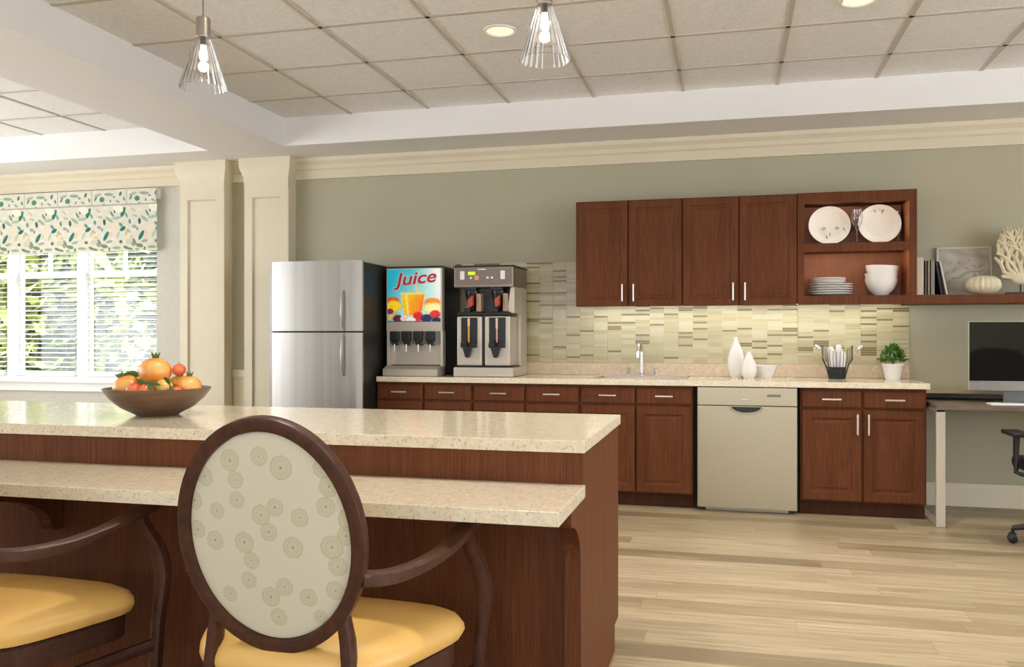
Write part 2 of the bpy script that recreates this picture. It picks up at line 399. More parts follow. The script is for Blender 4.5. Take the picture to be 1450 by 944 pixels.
column('trim_8', -4.085, -3.665)

# ================================================================== WINDOW
win = MB(); yf = YW + .07
win.box(WX0, WX1, yf, yf + .06, WZ0, WZ0 + .03, .004); win.box(WX0, WX1, yf, yf + .06, WZ1 - .04, WZ1, .004)
lights_ = [(-7.56, -6.76), (-6.656, -5.965), (-5.870, -5.075)]
win.box(WX0, -7.56, yf, yf + .06, WZ0, WZ1); win.box(-6.76, -6.656, yf - .03, yf + .06, WZ0, WZ1, .004); win.box(-5.965, -5.870, yf - .03, yf + .06, WZ0, WZ1, .004); win.box(-5.075, WX1, yf, yf + .06, WZ0, WZ1)
for a, b_ in lights_:
    win.box(a, b_, yf + .004, yf + .05, 1.775, 1.835, .004)
    mx = a + (b_ - a) * .5
    win.box(mx - .012, mx + .012, yf + .01, yf + .045, 1.83, WZ1)
    win.box(a, a + .03, yf + .01, yf + .05, WZ0, WZ1); win.box(b_ - .03, b_, yf + .01, yf + .05, WZ0, WZ1)
wo = struct(win.build('window_1', 'whitep'))
pg = MB()
for a, b_ in lights_: pg.box(a + .01, b_ - .01, yf + .035, yf + .039, WZ0 + .02, WZ1 - .02)
def m_pane():
    m, nt, b = newmat('window_pane'); tr = N(nt, 'ShaderNodeBsdfTransparent'); gl = N(nt, 'ShaderNodeBsdfGlossy'); gl.inputs['Roughness'].default_value = .03
    mx = N(nt, 'ShaderNodeMixShader'); mx.inputs[0].default_value = .05; nt.links.new(tr.outputs[0], mx.inputs[1]); nt.links.new(gl.outputs[0], mx.inputs[2])
    nt.links.new(mx.outputs[0], nt.nodes['Material Output'].inputs[0]); return m
M['pane'] = m_pane()
pg.build('window_pane', 'pane', wo, smooth=False)
s_ = MB().box(WX0 - .03, WX1 + .03, YW - .05, YW, .785, .84, .006); s_.box(WX0 - .01, WX1 + .01, YW - .02, YW, .705, .785, .003)
s_.box(WX0, WX1, YW, yf, .835, .842); s_.build('window_sill', 'whitep', wo)
for i, (a, b_) in enumerate(lights_):
    r = empty('window_blind', ['white slatted blind in the leftmost window light, cut by the picture edge', 'white slatted blind in the middle window light, behind the left half of the floral shade', 'white slatted blind in the right window light, next to the grasscloth wall'][i], 'window blind', ((a + b_) / 2, YW + .03, WZ0), 'slatted blinds')
    m = MB(); z = WZ0 + .045; k = 0
    while z < 2.42:
        T = Matrix.Translation((0, YW + .03, z)) @ Matrix.Rotation(radians(12), 4, 'X')
        m.box(a + .005, b_ - .005, -.022, .022, -.0012, .0012, M4=T); z += .0445
    m.build('slats', 'whitep', r, smooth=False)
    MB().box(a + .003, b_ - .003, YW + .008, YW + .052, WZ0 + .004, WZ0 + .024, .004).build('bottom_rail', 'whitep', r)
    MB().box(a + .003, b_ - .003, YW + .005, YW + .055, 2.44, 2.5, .004).build('head_rail', 'whitep', r)
    c = MB()
    for f in (.12, .88): x = a + (b_ - a) * f; c.tube([(x, YW + .006, WZ0 + .02), (x, YW + .006, 2.45)], .0012, 6)
    c.build('ladder_cords', 'whitep', r)
# floral roman shade
cellE = [(295, 190, 18, 45, 25, (30, 112, 92)), (215, 172, 8, 26, 0, (70, 80, 78)), (235, 238, 42, 12, -8, (160, 176, 158)), (112, 270, 13, 26, 0, (62, 84, 78)),
         (290, 330, 28, 17, -30, (26, 104, 100)), (268, 295, 24, 12, 40, (108, 140, 122)), (330, 360, 12, 32, 18, (208, 178, 110)), (210, 325, 26, 42, 0, (222, 204, 180)),
         (135, 390, 17, 44, 30, (34, 112, 104)), (165, 438, 32, 12, -10, (150, 162, 146)), (65, 315, 22, 14, 20, (150, 156, 150)), (95, 335, 9, 14, 0, (120, 124, 120)),
         (75, 225, 26, 10, 15, (168, 180, 160)), (165, 38, 44, 13, 5, (140, 156, 142)), (100, 80, 24, 22, 0, (72, 128, 104)), (275, 36, 11, 20, 20, (84, 100, 96)), (180, 95, 9, 12, 0, (130, 130, 130)),
         (115, 475, 34, 16, 10, (110, 134, 108)), (275, 440, 16, 14, 0, (90, 104, 100)), (350, 440, 30, 24, 0, (196, 190, 168)), (40, 400, 16, 12, 0, (216, 170, 140)), (20, 130, 40, 12, 30, (196, 204, 176)),
         (300, 130, 30, 12, -25, (222, 196, 180)), (60, 460, 20, 20, 0, (140, 146, 132)), (20, 270, 12, 20, 0, (112, 130, 122)), (250, 160, 50, 30, 20, (228, 222, 206)), (60, 40, 36, 12, -15, (160, 170, 150)), (250, 100, 22, 9, 30, (140, 156, 146)), (40, 70, 9, 22, 30, (100, 124, 116)), (160, 250, 40, 14, 35, (150, 170, 150)), (190, 205, 10, 28, -30, (110, 130, 120)), (250, 380, 12, 34, 25, (172, 186, 160)), (70, 440, 12, 30, -30, (120, 134, 120)), (230, 490, 40, 12, 0, (150, 158, 138)), (320, 490, 26, 12, 20, (100, 118, 104)), (180, 380, 10, 26, 10, (222, 186, 150)), (15, 350, 24, 8, 40, (150, 166, 150)), (325, 215, 10, 24, -20, (120, 150, 134)), (60, 175, 26, 8, 40, (190, 178, 150)), (215, 60, 12, 8, 0, (110, 120, 112)), (310, 80, 8, 18, -20, (90, 112, 104)), (120, 120, 8, 6, 0, (120, 128, 118)), (20, 500, 30, 10, 10, (110, 126, 108)), (90, 505, 20, 9, 0, (150, 156, 140)), (160, 500, 9, 16, 20, (96, 116, 104))]
def floral(u, v):
    X = (u * 2.54 / .372) * 332 % 332; Y = (1 - v) * 520
    c = (206, 206, 190)
    n_ = sin(u * 90 + v * 13) * sin(v * 41 - u * 31); c = mixc(c, (236, 216, 204), max(0, n_) * .5)
    for cx, cy, rx, ry, an, cc in cellE:
        for dx in (-332, 0, 332):
            x = X - cx + dx; y = Y - cy; a = radians(an); xr = x * cos(a) + y * sin(a); yr = -x * sin(a) + y * cos(a)
            d = (xr / rx) ** 2 + (yr / ry) ** 2
            if d < 1.2: c = mixc(c, cc, (1.2 - d) / .35)
    if abs(Y - 128) < 5 or (Y < 125 and min(X % 332, 332 - X % 332) < 4): c = mixc(c, (150, 148, 132), .7)
    return c
r = empty('roman_shade', 'floral teal and cream fabric roman shade across the top of the window', 'window shade', (-6.3, YW - .05, 2.0))
def shade_fn(u, v):
    x = -7.58 + u * 2.562; z = 2.0 + .562 * v
    y = YW - .055 - (.012 * abs(sin(v * pi * 2.2)) if v < .76 else .018)
    return (x, y, z)
mf, nt_, b_f = painted('floral_fabric', .85)
paint_grid('fabric', shade_fn, floral, 560, 150, mf, r)
MB().box(-7.58, -5.02, YW - .05, YW - .001, 2.47, 2.562).build('headboard', 'whitep', r)
MB().box(-7.57, -5.03, YW - .054, YW - .048, 2.0, 2.5).build('lining', 'whitep', r)

# ------------------------------------------------------------------ garden outside
struct(MB().box(-30, 20, YW + .2, 40, -.4, -.3).build('ground', plain('lawn', S(110, 130, 70), .9, var=.3, scale=2)))
mleafs = [plain('hedge_leaf_light', S(166, 172, 96), .6, var=.3, scale=3), plain('hedge_leaf_dark', S(52, 66, 28), .6, var=.4, scale=3)]
def bush(cx, cy, rx, ry, h, label, n=3600):
    r = empty('garden_tree', label, 'tree', (cx, cy, -.3), 'leafy trees outside the window')
    m = MB(); b = m.bm; rnd = random.Random(int(cx * 100))
    for i in range(n):
        a = rnd.uniform(0, 2 * pi); cz = rnd.uniform(-1, 1); rad = rnd.uniform(.5, 1) * sqrt(1 - cz * cz)
        lump = 1 + .18 * sin(a * 5 + cz * 7)
        p = Vector((cx + rx * rad * lump * cos(a), cy + ry * rad * lump * sin(a), h * .5 + .1 + cz * h * .5))
        d1 = Vector((rnd.gauss(0, 1), rnd.gauss(0, 1), rnd.gauss(0, 1))).normalized(); d2 = d1.orthogonal().normalized(); s = rnd.uniform(.08, .18)
        q = [b.verts.new(p + d1 * s), b.verts.new(p + d2 * s * .5), b.verts.new(p - d1 * s), b.verts.new(p - d2 * s * .5)]
        f = b.faces.new(q); f.material_index = 0 if rnd.random() < .62 else 1
    m.build('foliage', mleafs, r, smooth=False)
    t = MB().tube([(cx, cy, -.3), (cx + .05, cy, h * .3), (cx, cy, h * .6)], [.12, .09, .04], 8)
    for k in range(5):
        a = k * 1.3; t.tube([(cx, cy, h * .3), (cx + rx * .5 * cos(a), cy + ry * .5 * sin(a), h * .6)], [.05, .015], 6)
    t.build('trunk', plain('bark', S(80, 66, 50), .9), r)
bush(-12.2, 10.0, .95, .9, 3.4, 'front leafy tree seen through the far left slats of the blinds')
bush(-9.6, 10.0, .95, .9, 3.2, 'front leafy tree seen through the left window light')
bush(-7.0, 10.0, .95, .9, 3.5, 'front leafy tree seen through the right window light')
bush(-13.6, 12.9, 1.1, 1.0, 4.6, 'tall leafy tree in the back row, leftmost')
bush(-10.7, 12.9, 1.1, 1.0, 4.8, 'tall leafy tree in the back row, left of the front right tree')
bush(-7.9, 12.9, 1.1, 1.0, 4.7, 'tall leafy tree in the back row, rightmost')
bush(-15.6, 16.0, 1.5, 1.2, 5.4, 'tallest leafy tree in the last row, leftmost')
bush(-11.9, 16.0, 1.5, 1.2, 5.6, 'tallest leafy tree in the last row, in the middle')
bush(-8.4, 16.0, 1.5, 1.2, 5.5, 'tallest leafy tree in the last row, rightmost')

# ================================================================== BASE CABINETS
YF = 6.161      # door faces
def door(parent, x0, x1, z0, z1, yfr=YF, handle=None, name='door', fr=.055, mat='cab'):
    o = MB().rects(x0, x1, z0, z1, [(0, yfr + .02), (0, yfr + .002), (.002, yfr), (fr, yfr), (fr + .008, yfr + .008), (fr + .02, yfr + .008), (fr + .034, yfr + .003)]).build(name, mat, parent, smooth=False)
    if handle is not None:
        hx, hz0, hz1 = handle; h = MB()
        h.box(hx - .006, hx + .006, yfr - .034, yfr - .024, hz0, hz1, .003); h.box(hx - .004, hx + .004, yfr - .026, yfr, hz0 + .012, hz0 + .022); h.box(hx - .004, hx + .004, yfr - .026, yfr, hz1 - .022, hz1 - .012)
        h.build('handle', 'nickel', o)
    return o
def drawer(parent, x0, x1, z0, z1, mat='cab'):
    o = MB().rects(x0, x1, z0, z1, [(0, YF + .02), (0, YF + .003), (.004, YF), (.02, YF)]).build('drawer', mat, parent, smooth=False)
    cx = (x0 + x1) / 2; z = (z0 + z1) / 2; h = MB()
    h.box(cx - .062, cx + .062, YF - .034, YF - .024, z - .006, z + .006, .003); h.box(cx - .05, cx - .04, YF - .026, YF, z - .004, z + .004); h.box(cx + .04, cx + .05, YF - .026, YF, z - .004, z + .004)
    h.build('handle', 'nickel', o); return o
def base_cab(x0, x1, label, handles):
    r = empty('base_cabinet', label, 'cabinet', ((x0 + x1) / 2, 6.4, 0), 'base cabinets under the back counter')
    MB().box(x0 + .001, x1 - .001, YF + .021, YW - .002, .10, .873).build('body', 'cab', r, smooth=False)
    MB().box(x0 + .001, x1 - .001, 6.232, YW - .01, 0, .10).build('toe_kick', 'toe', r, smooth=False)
    mx = (x0 + x1) / 2
    for a, b in ((x0 + .012, mx - .008), (mx + .008, x1 - .012)):
        drawer(r, a, b, .742, .853)
        h = None
        if handles: h = ((mx - .035) if b < mx else (mx + .035), .56, .70)
        door(r, a, b, .112, .724, handle=h)
    return r
base_cab(-2.646, -1.868, 'brown wooden base cabinet beside the refrigerator, leftmost of the run under the juice dispenser', False)
base_cab(-1.868, -1.052, 'brown wooden base cabinet under the counter, second from the refrigerator', False)
base_cab(-1.052, -.241, 'brown wooden sink base cabinet just left of the dishwasher', False)
base_cab(.473, 1.272, 'brown wooden base cabinet between dishwasher and desk, bar handles on both doors', True)
def counter_slab(m, x0, x1, y0, y1, z0, z1, bev=.004): return m.box(x0, x1, y0, y1, z0, z1, bev)
# worktop with a cut-out for the sink
c = MB(); sx0, sx1, sy0, sy1 = -.955, -.315, 6.27, 6.62
c.box(-2.632, sx0, 6.131, 6.778, .874, .914, .003); c.box(sx1, 1.285, 6.131, 6.778, .874, .914, .003); c.box(sx0 - .004, sx1 + .004, 6.131, sy0, .874, .914, .003); c.box(sx0 - .004, sx1 + .004, sy1, 6.778, .874, .914, .003)
tag(c.build('worktop', 'stone', loc=(-.67, 6.45, .874)), 'speckled beige stone worktop running along the back wall over the base cabinets', 'worktop')
tag(MB().box(-2.2, 1.277, 6.762, 6.779, .915, 1.012, .002).build('stone_backsplash', 'stone2', loc=(-.4, 6.77, .915)), 'low pinkish beige stone upstand behind the back worktop', 'backsplash')
# tile backsplash: many thin strips
t = MB(); cw = .1105; x = 1.277; rnd = random.Random(3); rows = 50; rh = (1.82 - 1.014) / rows
ci = 0
while x > -2.2 + .02:
    x0 = max(-2.2, x - cw); z = 1.014; k = 0
    top = 1.82 if x0 < -1.10 else 1.47
    while z < top - .004:
        q = rnd.random(); dark = q < .16 and k > 0
        h = rh if (dark or q > .55) else 2 * rh
        if z + h > top: h = top - z
        mi = 3 if dark else rnd.choice((0, 0, 1, 2))
        ty = rnd.uniform(-.0007, .0007)
        b = bmesh.new(); y0 = 6.772 + ty; gp = .0009
        vv = [b.verts.new(p) for p in ((x0 + gp, y0 + rnd.uniform(-.0002, .0002), z + gp), (x - gp, y0, z + gp), (x - gp, y0 + rnd.uniform(-.0002, .0002), z + h - gp), (x0 + gp, y0, z + h - gp), (x0 + gp, 6.777, z + gp), (x - gp, 6.777, z + gp), (x - gp, 6.777, z + h - gp), (x0 + gp, 6.777, z + h - gp))]
        for f in ((0, 1, 2, 3), (1, 0, 4, 5), (2, 1, 5, 6), (3, 2, 6, 7), (0, 3, 7, 4)): b.faces.new([vv[i] for i in f])
        t._merge(b, mi); z += h; k += 1
    x -= cw; ci += 1
t.box(-2.2, -1.10, 6.775, 6.7795, 1.013, 1.82, mat=4); t.box(-1.10, 1.277, 6.775, 6.7795, 1.013, 1.47, mat=4)
tag(t.build('tile_backsplash', ['t0', 't1', 't2', 't3', 'grout'], smooth=False, loc=(-.4, 6.775, 1.013)), 'glossy beige and olive strip mosaic tile backsplash under the wall cabinets', 'backsplash')

# dishwasher
r = empty('dishwasher', 'stainless steel dishwasher built in between two base cabinets', 'dishwasher', (.118, 6.4, 0))
MB().box(-.236, .468, 6.20, 6.74, .02, .872).build('body', 'blackgap', r, smooth=False)
MB().box(-.213, .452, 6.135, 6.20, .03, .74, .004).build('door', 'steel_d', r)
p = MB(); p.box(-.213, .452, 6.135, 6.20, .744, .868, .004); po = p.build('control_panel', 'steel_d', r)
MB().box(-.16, .40, 6.21, 6.7, 0, .03).build('base', 'steel_d', r, smooth=False)
MB().box(.255, .345, 6.131, 6.137, .806, .824, .003).build('vent', 'grey', po)
h = MB(); n = 14; arc = [(.118 + .105 * cos(pi + pi * i / n), .735 + .045 * sin(pi + pi * i / n)) for i in range(n + 1)]
h.prism(arc, 6.130, 6.137, 'y'); ho = h.build('handle_recess', 'black', r)
h = MB(); h.tube([(a, 6.128, b) for a, b in arc], .007, 8); h.build('handle_rim', 'chrome', ho)
MB().box(.085, .15, 6.133, 6.1365, .775, .787, .001).build('badge', 'chrome', po)

# sink and faucet
r = empty('sink', 'stainless steel sink set into the back worktop', 'sink', (-.68, 6.45, .914))
m = MB(); zt = .9165
for a, b in (((sx0 - .02, sx1 + .02, sy0 - .02, sy0 + .012)), ((sx0 - .02, sx1 + .02, sy1 - .012, sy1 + .075))), : pass
m.box(sx0 - .025, sx1 + .025, sy0 - .025, sy0 + .01, .9145, .919, .001); m.box(sx0 - .025, sx1 + .025, sy1 - .01, sy1 + .09, .9145, .919, .001)
m.box(sx0 - .025, sx0 + .01, sy0 - .02, sy1 + .08, .9145, .9185, .001); m.box(sx1 - .01, sx1 + .025, sy0 - .02, sy1 + .08, .9145, .9185, .001)
m.build('rim', 'steel', r)
m = MB(); zb = .876
m.box(sx0 + .006, sx1 - .006, sy0 + .006, sy1 - .006, zb, zb + .004); m.box(sx0 + .006, sx0 + .009, sy0 + .006, sy1 - .006, zb, .914); m.box(sx1 - .009, sx1 - .006, sy0 + .006, sy1 - .006, zb, .914)
m.box(sx0 + .006, sx1 - .006, sy0 + .006, sy0 + .009, zb, .914); m.box(sx0 + .006, sx1 - .006, sy1 - .009, sy1 - .006, zb, .914)
m.build('basin', 'steel', r, smooth=False)
fx, fy = -.655, 6.68
r = empty('faucet', 'chrome gooseneck kitchen faucet with two small handles at the back of the sink', 'faucet', (fx, fy, .919))
MB().lathe([(.024, 0), (.024, .012), (.016, .02)], fx, fy, .919, 20, capt=True).build('base', 'chrome', r)
pts = [(fx, fy, .93), (fx, fy, 1.10)] + [(fx - .008 * (1 - cos(a)), fy - .065 * (1 - cos(a)), 1.10 + .07 * sin(a)) for a in [pi * i / 10 for i in range(1, 11)]] + [(fx - .016, fy - .13, 1.06)]
MB().tube(pts, .0105, 12).build('spout', 'chrome', r)
for sx in (-.105, .105):
    o = MB().lathe([(.02, 0), (.02, .012), (.013, .018), (.015, .055), (.012, .058)], fx + sx, fy, .919, 18, capt=True)
    o.tube([(fx + sx, fy, .968), (fx + sx * 1.1, fy - .04, .973)], [.007, .005], 8); o.build('tap_handle', 'chrome', r)

# ================================================================== REFRIGERATOR
r = empty('refrigerator', 'stainless steel refrigerator with top freezer and black side beside the cream column', 'refrigerator', (-3.035, 6.3, 0))
fx0, fx1 = -3.425, -2.652
MB().box(fx0 + .005, fx1 - .002, 5.955, 6.71, .03, 1.782, .006).build('body', 'fridgeside', r)
def fdoor(z0, z1, name):
    n = 20; poly = [(fx1, 5.95), (fx0, 5.95)]
    for i in range(n + 1):
        u = i / n; e = abs(2 * u - 1); y = 5.905 - .035 * (1 - e ** 2.6) + (.018 * max(0, (e - .93) / .07) ** 2)
        poly.append((fx0 + u * (fx1 - fx0), y))
    return MB().prism(poly, z0, z1, 'z', bev=.0025).build(name, 'steel_f', r)
fz = fdoor(1.262, 1.79, 'freezer_door'); fd = fdoor(.09, 1.250, 'fridge_door')
MB().box(fx0 + .03, fx1 - .03, 5.96, 6.65, 0, .085).build('base_grille', 'black', r, smooth=False)
def fhandle(z0, z1, par):
    n = 16; pts = []
    for i in range(n + 1):
        u = i / n; z = z0 + u * (z1 - z0); pts.append((fx1 - .13, 5.885 - .042 * sin(pi * u) ** .6, z))
    MB().tube(pts, 1, 12, flat=[(.007 + .006 * sin(pi * i / n), .009) for i in range(n + 1)], up=(0, 1, 0)).build('handle', 'steel_f', par)
fhandle(1.27, 1.56, fz); fhandle(.93, 1.242, fd)

# ================================================================== JUICE DISPENSER
JX0, JX1, JY = -2.610, -2.148, 6.28
r = empty('juice_dispenser', 'four-nozzle juice dispenser with bright fruit picture panel on the back worktop', 'juice dispenser', ((JX0 + JX1) / 2, 6.5, .914))
MB().box(JX0 + .004, JX1 - .004, JY + .06, 6.742, 1.005, 1.755).box(JX0 + .02, JX1 - .02, JY + .1, 6.74, .925, 1.005).build('cabinet', 'black', r, smooth=False)
MB().box(JX0 - .002, JX1 + .004, JY - .004, 6.75, 1.755, 1.768, .003).build('lid', 'black', r)
MB().box(JX0, JX1, JY, JY + .06, 1.26, 1.755, .004).build('front_housing', 'steel', r)
mp = [0]
def poster(u, v):
    # v up; painted picture of orange juice and fruit
    sky = mixc((34, 176, 206), (232, 240, 244), max(0, (u - .12) * 1.15 + .25 * sin(u * 5 + v * 3) + (.35 - v) * .3))
    c = sky
    d = hypot((u - .62) * .9, (v - .45) * .7); c = mixc(c, (250, 244, 214), max(0, .55 - d) * 1.1)
    def ell(cx, cy, rx, ry, col, c, soft=.45):
        q = ((u - cx) / rx) ** 2 + ((v - cy) / ry) ** 2
        return mixc(c, col, (1 - q) / soft) if q < 1 else c
    c = ell(.10, .40, .14, .09, (206, 92, 40), c); c = ell(.12, .30, .17, .12, (244, 206, 40), c); c = ell(.85, .36, .17, .10, (244, 140, 40), c)
    c = ell(.86, .26, .19, .12, (238, 222, 130), c); c = ell(.86, .26, .13, .08, (246, 240, 176), c)
    # glass of juice
    if .12 < v < .56:
        w = .16 + .07 * (v - .12) / .44; cx = .5 - .02
        if abs(u - cx) < w:
            t_ = (u - cx) / w; j = mixc((250, 196, 30), (238, 122, 28), .5 + .5 * t_ - (v - .3) * 1.2)
            c = mixc(j, (255, 232, 110), max(0, .9 - abs(t_ + .55) * 4)) if v < .52 else mixc(c, (252, 220, 90), .8)
    if abs(u - (.53 + (v - .5) * .1)) < .012 and .5 < v < .72: c = (246, 206, 90)
    c = ell(.08, .12, .13, .11, (196, 176, 120), c); c = ell(.2, .06, .11, .08, (84, 30, 52), c); c = ell(.05, .2, .07, .06, (120, 40, 60), c); c = ell(.33, .06, .10, .07, (226, 206, 214), c)
    c = ell(.58, .10, .11, .10, (222, 40, 50), c); c = ell(.74, .07, .13, .08, (44, 52, 96), c); c = ell(.90, .14, .11, .09, (206, 44, 50), c); c = ell(.93, .03, .1, .06, (32, 42, 80), c)
    c = ell(.45, .04, .1, .05, (240, 236, 236), c)
    g_ = sin(u * 61 + 3 * sin(v * 37)) * sin(v * 53 + 2 * sin(u * 29)) * (1 if v < .45 else .25)
    c = tuple(max(0, min(255, q + 16 * g_)) for q in c)
    if v < .02: c = (50, 54, 90)
    return c
mpos, ntp, bp_ = painted('juice_poster_print', .25)
ntp.links.new(ntp.nodes['Color Attribute'].outputs[0] if 'Color Attribute' in ntp.nodes else [n for n in ntp.nodes if n.bl_idname == 'ShaderNodeVertexColor'][0].outputs[0], bp_.inputs['Emission Color'])
bp_.inputs['Emission Strength'].default_value = .35     # print also emits part of its own colour
pp = paint_grid('picture_panel', lambda u, v: (JX0 + .012 + u * (JX1 - JX0 - .024), JY - .003, 1.335 + v * .412), poster, 110, 100, mpos, r)
T = Matrix.Translation(((JX0 + JX1) / 2 + .014, JY - .006, 1.672)) @ Matrix.Rotation(radians(90), 4, 'X') @ Matrix.Rotation(radians(5), 4, 'Z') @ Matrix.Diagonal((1.28, 1, 1, 1))
mred = plain('red_lettering', S(206, 34, 62), .4); mwh = plain('white_outline', S(236, 236, 240), .4)
text_mesh('lettering_outline', 'Juice', .136, mwh, pp, T @ Matrix.Translation((0, 0, -.0012)), .0005, .25, .006)
text_mesh('lettering', 'Juice', .136, mred, pp, T, .0008, .25, .002)
MB().box(JX0 + .02, JX1 - .02, JY + .001, JY + .06, 1.165, 1.26, .003).build('nozzle_bank', 'grey', r)
for i in range(4):
    x = JX0 + .075 + i * .098
    n_ = MB().box(x - .036, x + .036, JY - .03, JY + .03, 1.185, 1.262, .008); n_.prism([(x - .03, 1.19), (x + .03, 1.19), (x + .012, 1.15), (x - .012, 1.15)], JY - .02, JY + .02, 'y')
    no = n_.build('nozzle', 'black', r)
    MB().tube([(x, JY - .018, 1.16), (x + .004, JY - .028, 1.10)], [.006, .003], 8).build('lever', 'chrome', no)
MB().box(JX0 + .012, JX1 - .008, JY + .045, JY + .061, 1.0, 1.262).build('splash_panel', 'steel', r, smooth=False)
MB().box(JX0 + .006, JX0 + .032, JY - .006, JY + .06, .99, 1.262, .003).build('side_post', 'steel', r); MB().box(JX1 - .012, JX1 + .008, JY - .006, JY + .06, .99, 1.262, .003).build('side_post', 'steel', r)
MB().prism([(JY - .075, .916), (JY + .1, .916), (JY + .1, .992), (JY - .01, .992), (JY - .075, .968)], JX0 + .0, JX1 - .012, 'x', bev=.003).build('drip_tray', 'steel', r)

# ================================================================== COFFEE BREWER
CX0, CX1, CY = -2.045, -1.575, 6.26
r = empty('coffee_brewer', 'twin coffee brewer with two steel servers on the worktop beside the juice dispenser', 'coffee brewer', ((CX0 + CX1) / 2, 6.5, .914))
MB().box(CX0, CX1, CY, 6.70, 1.595, 1.752, .008).build('hood', steel('hood_steel', S(150, 138, 128), .35), r)
MB().box(CX0 - .004, CX1 + .006, CY - .004, 6.705, 1.752, 1.762, .002).build('top_lid', 'black', r)
MB().box(CX0 + .03, CX1 - .001, 6.50, 6.70, .985, 1.60).build('rear_column', 'steel', r, smooth=False)
MB().box(CX0 + .05, CX1 - .06, 6.47, 6.50, 1.40, 1.60).build('rear_panel', 'grey', r, smooth=False)
MB().prism([(CX1 - .03, 1.60), (CX1 - .002, 1.60), (CX1 - .002, 1.40), (CX1 - .06, 1.40)], 6.30, 6.50, 'y').build('side_bracket', 'steel', r, smooth=False)
MB().box(CX0, CX1 - .0, CY - .01, 6.70, .916, .985, .004).build('base', 'steel', r)
MB().box(CX0 + .012, CX1 - .005, CY + .0, 6.5, .985, .996).build('base_mat', 'black', r, smooth=False)
hp = MB().box(CX0 + .01, CX1 - .01, CY - .003, CY + .001, 1.615, 1.74).build('control_panel', plain('control_film', S(122, 110, 102), .4), r, smooth=False)
MB().box(CX0 + .115, CX0 + .17, CY - .006, CY - .002, 1.69, 1.715).build('display', emit('green_display', S(190, 220, 40), .6), hp, smooth=False)
for q in (CX0 + .05, CX1 - .10): MB().box(q, q + .035, CY - .006, CY - .002, 1.655, 1.72, .002).build('indicator_scale', 'whitep', hp)
d = MB(); d.box(CX0 + .19, CX0 + .255, CY - .005, CY - .002, 1.728, 1.735)
d.build('name_strip', 'whitep', hp, smooth=False)
for bx in (.128, .26, .295): MB().box(CX0 + bx, CX0 + bx + .018, CY - .008, CY - .002, 1.66, 1.676, .002).build('button', 'whitep', hp)
MB().box(CX0 + .165, CX0 + .2, CY - .007, CY - .002, 1.65, 1.685, .003).build('brew_button', plain('peach_button', S(224, 160, 120), .4), hp)
for i, cx in enumerate((CX0 + .125, CX0 + .335)):
    f = MB().box(cx - .05, cx + .05, CY + .0, CY + .10, 1.57, 1.598, .006)
    f.lathe([(.025, -.13), (.045, -.06), (.058, 0), (.058, .02)], cx, CY + .085, 1.55, 24, capt=True); fo = f.build('brew_funnel', 'black', r)
    MB().prism([(cx - .012, 1.50), (cx + .03, 1.535), (cx + .03, 1.46), (cx, 1.44)], CY - .02, CY + .02, 'y', bev=.003).build('funnel_handle', plain('orange_handle', S(176, 74, 44), .4), fo)
    MB().box(cx + .045, cx + .085, CY + .02, CY + .12, 1.41, 1.55, .01).build('clear_guard', plain('tan_guard', S(170, 140, 118), .3), fo)
    # server
    x0 = CX0 + .022 + i * .222; x1 = x0 + .2
    so = MB().box(x0, x1, CY + .004, CY + .225, .998, 1.375, .012).build('server_body', 'steel', r)
    MB().box(x0 + .0, x1 + .0, CY + .01, CY + .225, 1.375, 1.41, .012).box(x0 + .05, x0 + .10, CY + .02, CY + .1, 1.405, 1.44, .006).build('server_lid', 'black', r)
    MB().box(x0 + .035, x0 + .165, CY - .001, CY + .006, 1.17, 1.365, .002).build('server_window', 'black', so)
    g_ = MB().tube([(x0 + .098, CY - .006, 1.17), (x0 + .098, CY - .006, 1.36)], .007, 8); g_.build('sight_tube', plain('amber_tube' if i == 0 else 'pink_tube', S(226, 160, 52) if i == 0 else S(206, 150, 140), .3), so)
    MB().box(x0 + .09, x0 + .106, CY - .012, CY - .004, 1.30 - .02 * i, 1.36, .002).build('tube_cap', 'whitep', so)
    q = MB().box(x0 + .035, x0 + .165, CY - .02, CY + .004, 1.135, 1.175, .006); q.prism([(x0 + .06, 1.14), (x0 + .13, 1.14), (x0 + .108, 1.06), (x0 + .085, 1.06)], CY - .055, CY - .012, 'y', bev=.004)
    q.tube([(x0 + .1, CY - .035, 1.15), (x0 + .1, CY - .07, 1.19)], [.008, .011], 8); q.build('server_tap', 'black', so)
MB().box(CX0 + .2225 - .0, CX0 + .2430, CY + .02, CY + .2, .998, 1.4).build('gap_panel', 'black', r, smooth=False)

# ================================================================== WALL CABINETS
UY = 6.451; UZ0, UZ1 = 1.449, 2.248
def wall_cab(x0, x1, label):
    r = empty('wall_cabinet', label, 'cabinet', ((x0 + x1) / 2, 6.6, UZ0), 'wall cabinets over the back counter')
    MB().box(x0 + .0005, x1 - .0005, UY + .021, YW - .002, UZ0 + .012, UZ1).box(x0 + .0005, x1 - .0005, UY + .021, UY + .036, UZ0, UZ0 + .012).build('body', 'cab', r, smooth=False)
    mx = (x0 + x1) / 2
    for a, b in ((x0 + .006, mx - .005), (mx + .005, x1 - .006)):
        h = ((mx - .042) if b < mx else (mx + .042), UZ0 + .035, UZ0 + .165)
        door(r, a, b, UZ0 + .001, UZ1 - .008, UY, h, fr=.05)
wall_cab(-1.134, -.334, 'brown two-door wall cabinet at the left end, nearest the coffee brewer')
wall_cab(-.334, .478, 'brown two-door wall cabinet in the middle, left of the open plate shelves')
OX0, OX1 = .478, 1.267
r = empty('open_wall_cabinet', 'brown open wall cabinet with two lit compartments holding white plates and bowls', 'cabinet', ((OX0 + OX1) / 2, 6.6, UZ0))
